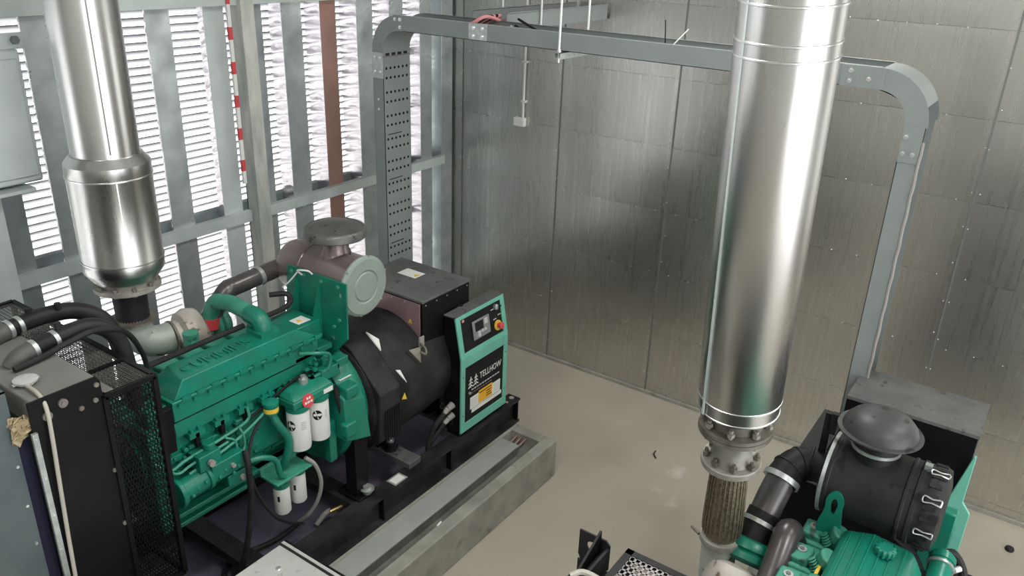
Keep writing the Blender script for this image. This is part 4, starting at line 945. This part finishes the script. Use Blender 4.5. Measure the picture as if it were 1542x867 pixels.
# exhaust side casting, pale
mf = MB().box(2.5, 3.5, .43, .57, 1.50, 1.62)
for k in range(5):
    x = 3.42-k*.2
    mf.box(x-.05, x+.07, .49, .585, 1.60, 1.66); mf.cyl((x+.0, .46, 1.60), (x+.0, .41, 1.70), .035, .05, 12); mf.box(x-.08, x-.05, .46, .6, 1.60, 1.635)
mf.build('head_casting', 'green_dusty', e2, bevel=.01)
bt = MB(); bt2 = MB()
for k in range(5):
    x = 3.44-k*.2; bt.cyl((x, .54, 1.66), (x, .54, 1.666), .022, n=16); bt2.cyl((x, .54, 1.666), (x, .54, 1.67), .011, n=6)
bt.build('bolt_washers', 'galvplate', e2, kind='stuff'); bt2.build('bolt_heads', 'joint', e2, kind='stuff')
sr = MB()
for k in range(4):
    for j in range(5): sr.lathe((3.36-k*.2+.006*j, .455+.007*j, 1.645+.008*j), (0, .6, .8), [(.016, 0), (.02, .003), (.016, .006)], 10)
sr.build('injector_boots', 'green_dusty', e2, kind='stuff')
MB().box(3.0, 3.2, .435, .45, 1.62, 1.66).build('yellow_tag', 'yellow', e2)
# eyelet
ey = MB(); pts_o = []; 
ol = [(.43, 1.56), (.425, 1.70), (.44, 1.84), (.455, 1.885), (.475, 1.90), (.495, 1.885), (.51, 1.84), (.53, 1.72), (.54, 1.56)]
hole = [(.475+.014*math.cos(a), 1.825+.034*math.sin(a)) for a in [2*PI*k/16 for k in range(16)]]
xs_ = 3.42
# ring plate made as a strip around the hole plus body below
body = [(.43, 1.56), (.425, 1.70), (.434, 1.775), (.516, 1.775), (.53, 1.72), (.54, 1.56)]
ey.prism([(xs_, y, z) for y, z in body], (.014, 0, 0))
outer = []
for k in range(17):
    a = -.35+ (PI+.7)*k/16
    outer.append((.475+.04*math.cos(a), 1.835+.065*math.sin(a)))
inner = [(.475+.015*math.cos(-.35+(PI+.7)*k/16), 1.825+.036*math.sin(-.35+(PI+.7)*k/16)) for k in range(17)]
outer = [(.516, 1.775)]+outer+[(.434, 1.775)]; inner = [(.482, 1.775)]+inner+[(.468, 1.775)]
n = len(outer); vs = [(xs_, *p) for p in outer]+[(xs_, *p) for p in inner]+[(xs_+.014, *p) for p in outer]+[(xs_+.014, *p) for p in inner]
fs = []
for k in range(n-1): fs += [(k, k+1, n+k+1, n+k), (2*n+k, 3*n+k, 3*n+k+1, 2*n+k+1), (k, 2*n+k, 2*n+k+1, k+1), (n+k, n+k+1, 3*n+k+1, 3*n+k)]
ey.add(vs, fs); ey.build('lifting_eye', 'green', e2)
MB().box(3.4, 3.56, .55, .72, 1.42, 1.48).box(3.42, 3.54, .56, .70, 1.50, 1.53).build('rear_pulley_guard', 'green', e2, bevel=.01)
cv = MB()
cv.cyl((3.05, .0, 1.47), (3.58, .0, 1.63), .052, n=18).cyl((3.58, .0, 1.63), (3.61, .0, 1.639), .057, n=18).cyl((3.61, 0, 1.639), (3.63, 0, 1.645), .04, n=18); cv.build('breather_tube', 'green', e2)
MB().lathe((3.55, .0, 1.621), (.96, 0, .29), [(.053, 0), (.06, .002), (.06, .014), (.053, .016)], 20, False).cyl((3.56, -.055, 1.63), (3.59, -.075, 1.63), .014, n=8).build('hose_clamp', 'galvplate', e2)
MB().tube([(3.63, 0, 1.645), (3.68, -.04, 1.63), (3.66, -.1, 1.54), (3.5, -.12, 1.4), (3.3, -.11, 1.25)], .02, 10).build('breather_hose', 'rubber', e2)
MB().box(3.36, 3.5, .04, .09, 1.52, 1.62).build('cover_notch', 'black', e2, bevel=.01)
# radiator 2
def holed(x, t_, y0, y1, z0, z1, cy_, cz_, r, n=20):
    mb = MB(); inn = []; out = []
    for k in range(n):
        a = 2*PI*k/n+PI/n; c_, s_ = math.cos(a), math.sin(a)
        inn.append((cy_+r*c_, cz_+r*s_))
        tt = min(((y1-cy_)/c_ if c_ > 0 else (y0-cy_)/c_) if abs(c_) > 1e-6 else 9, ((z1-cz_)/s_ if s_ > 0 else (z0-cz_)/s_) if abs(s_) > 1e-6 else 9)
        out.append((cy_+tt*c_, cz_+tt*s_))
    vs = [(x, *p) for p in inn]+[(x, *p) for p in out]+[(x+t_, *p) for p in inn]+[(x+t_, *p) for p in out]; fs = []
    for k in range(n):
        j = (k+1) % n; fs += [(k, j, n+j, n+k), (2*n+k, 2*n+j, 3*n+j, 3*n+k), (k, j, 2*n+j, 2*n+k), (n+k, n+j, 3*n+j, 3*n+k)]
    return mb.add(vs, fs)
r2 = MB().box(1.96, 2.12, -.42, 1.12, .6, 1.93).build('radiator_core', 'black', H)
MB().box(1.94, 2.14, -.44, 1.14, 1.93, 2.0).build('header_tank', 'rubber', r2, bevel=.006)
MB().box(2.15, 2.37, -.4, 1.0, 1.4, 1.9).build('mesh_darkener', 'black', H)  # black box added below the mesh to darken its gaps
g2 = MB().box(2.14, 2.40, 1.0, 1.03, 1.95, 1.99).box(2.37, 2.40, -.4, 1.03, 1.97, 1.99).box(2.14, 2.17, -.4, 1.03, 1.97, 1.99).box(2.37, 2.4, 1.0, 1.03, .9, 1.97).build('fan_guard_frame', 'rubber', H)
lattice((2.17, -.4, 1.985), (.2, 0, 0), (0, 1.40, 0), 7, 60, .009).build('top_mesh', 'pipe_grey', g2, kind='stuff')
bk = holed(2.38, .008, 1.10, 1.24, 1.84, 1.99, 1.18, 1.93, .024).box(2.38, 2.388, 1.10, 1.24, 1.7, 1.84).box(2.20, 2.38, 1.10, 1.112, 1.86, 1.96).build('lifting_bracket', 'rubber', H)
bk2 = MB().prism([(2.14, 1.14, 1.92), (2.38, 1.14, 1.92), (2.38, 1.14, 2.03)], (0, .01, 0)).build('bracket_web', 'black', bk)
MB().tube([(2.12, 1.13, 2.0), (2.16, 1.08, 2.01), (2.14, .9, 2.01), (2.1, .6, 2.01)], .012, 8).build('overflow_hose', 'lighthose', r2)
MB().lathe((2.22, .98, 1.99), (0, 0, 1), [(.02, 0), (.018, .008), (.008, .012)], 14).build('guard_bolt', 'screw', g2)

# ============================================================ metal cabinet in the foreground
t = empty('metal_cabinet', (1.72, 2.4, 0)); ztp = 1.35
MB().box(1.30, 2.06, 2.0, 2.735, 0, ztp-.02).build('cabinet_body', 'offwhite', t, bevel=.004)
MB().box(1.30, 2.045, 2.0, 2.745, ztp-.02, ztp).build('cabinet_top', 'offwhite', t, bevel=.003)
MB().box(2.045, 2.055, 2.0, 2.75, ztp-.03, ztp+.004).build('seal', 'rubber', t)
MB().box(2.058, 2.075, 2.0, 2.75, ztp-.03, ztp+.002).build('door_lip', 'offwhite', t)
MB().box(2.078, 2.09, 2.0, 2.75, .1, ztp).build('door', 'black', t)
rv = MB()
for x, y in ((1.93, 2.62), (1.94, 2.42), (1.75, 2.55), (1.85, 2.3)): rv.lathe((x, y, ztp), (0, 0, 1), [(.014, 0), (.012, .005), (.004, .007)], 14)
rv.build('rivets', 'screw', t, kind='stuff')
MB().box(2.06, 2.12, 2.18, 2.26, ztp-.03, ztp+.012).build('yellow_latch', 'yellow', t, bevel=.006)
tag(t, 'white metal cabinet with riveted top and yellow latch in the foreground', 'cabinet')
# little things on the floor
o = MB().lathe((6.33, -.40, 0), (0, 0, 1), [(.03, 0), (.034, .01), (.03, .025), (.012, .03)], 10).build('floor_stone', 'rubber'); tag(o, 'small dark stone on the floor at the right edge', 'stone')
o = MB().tube([(5.74, 2.30, .006), (5.78, 2.34, .012), (5.84, 2.35, .006)], .006, 6).build('wire_scrap', 'cable_black'); tag(o, 'tiny dark wire scrap on the floor near the far wall', 'scrap')
o = MB().cyl((3.55, 2.98, .358), (3.60, 2.985, .36), .007, n=8).build('cigarette_end', 'white'); tag(o, 'small white cigarette end lying on the plinth kerb', 'litter')
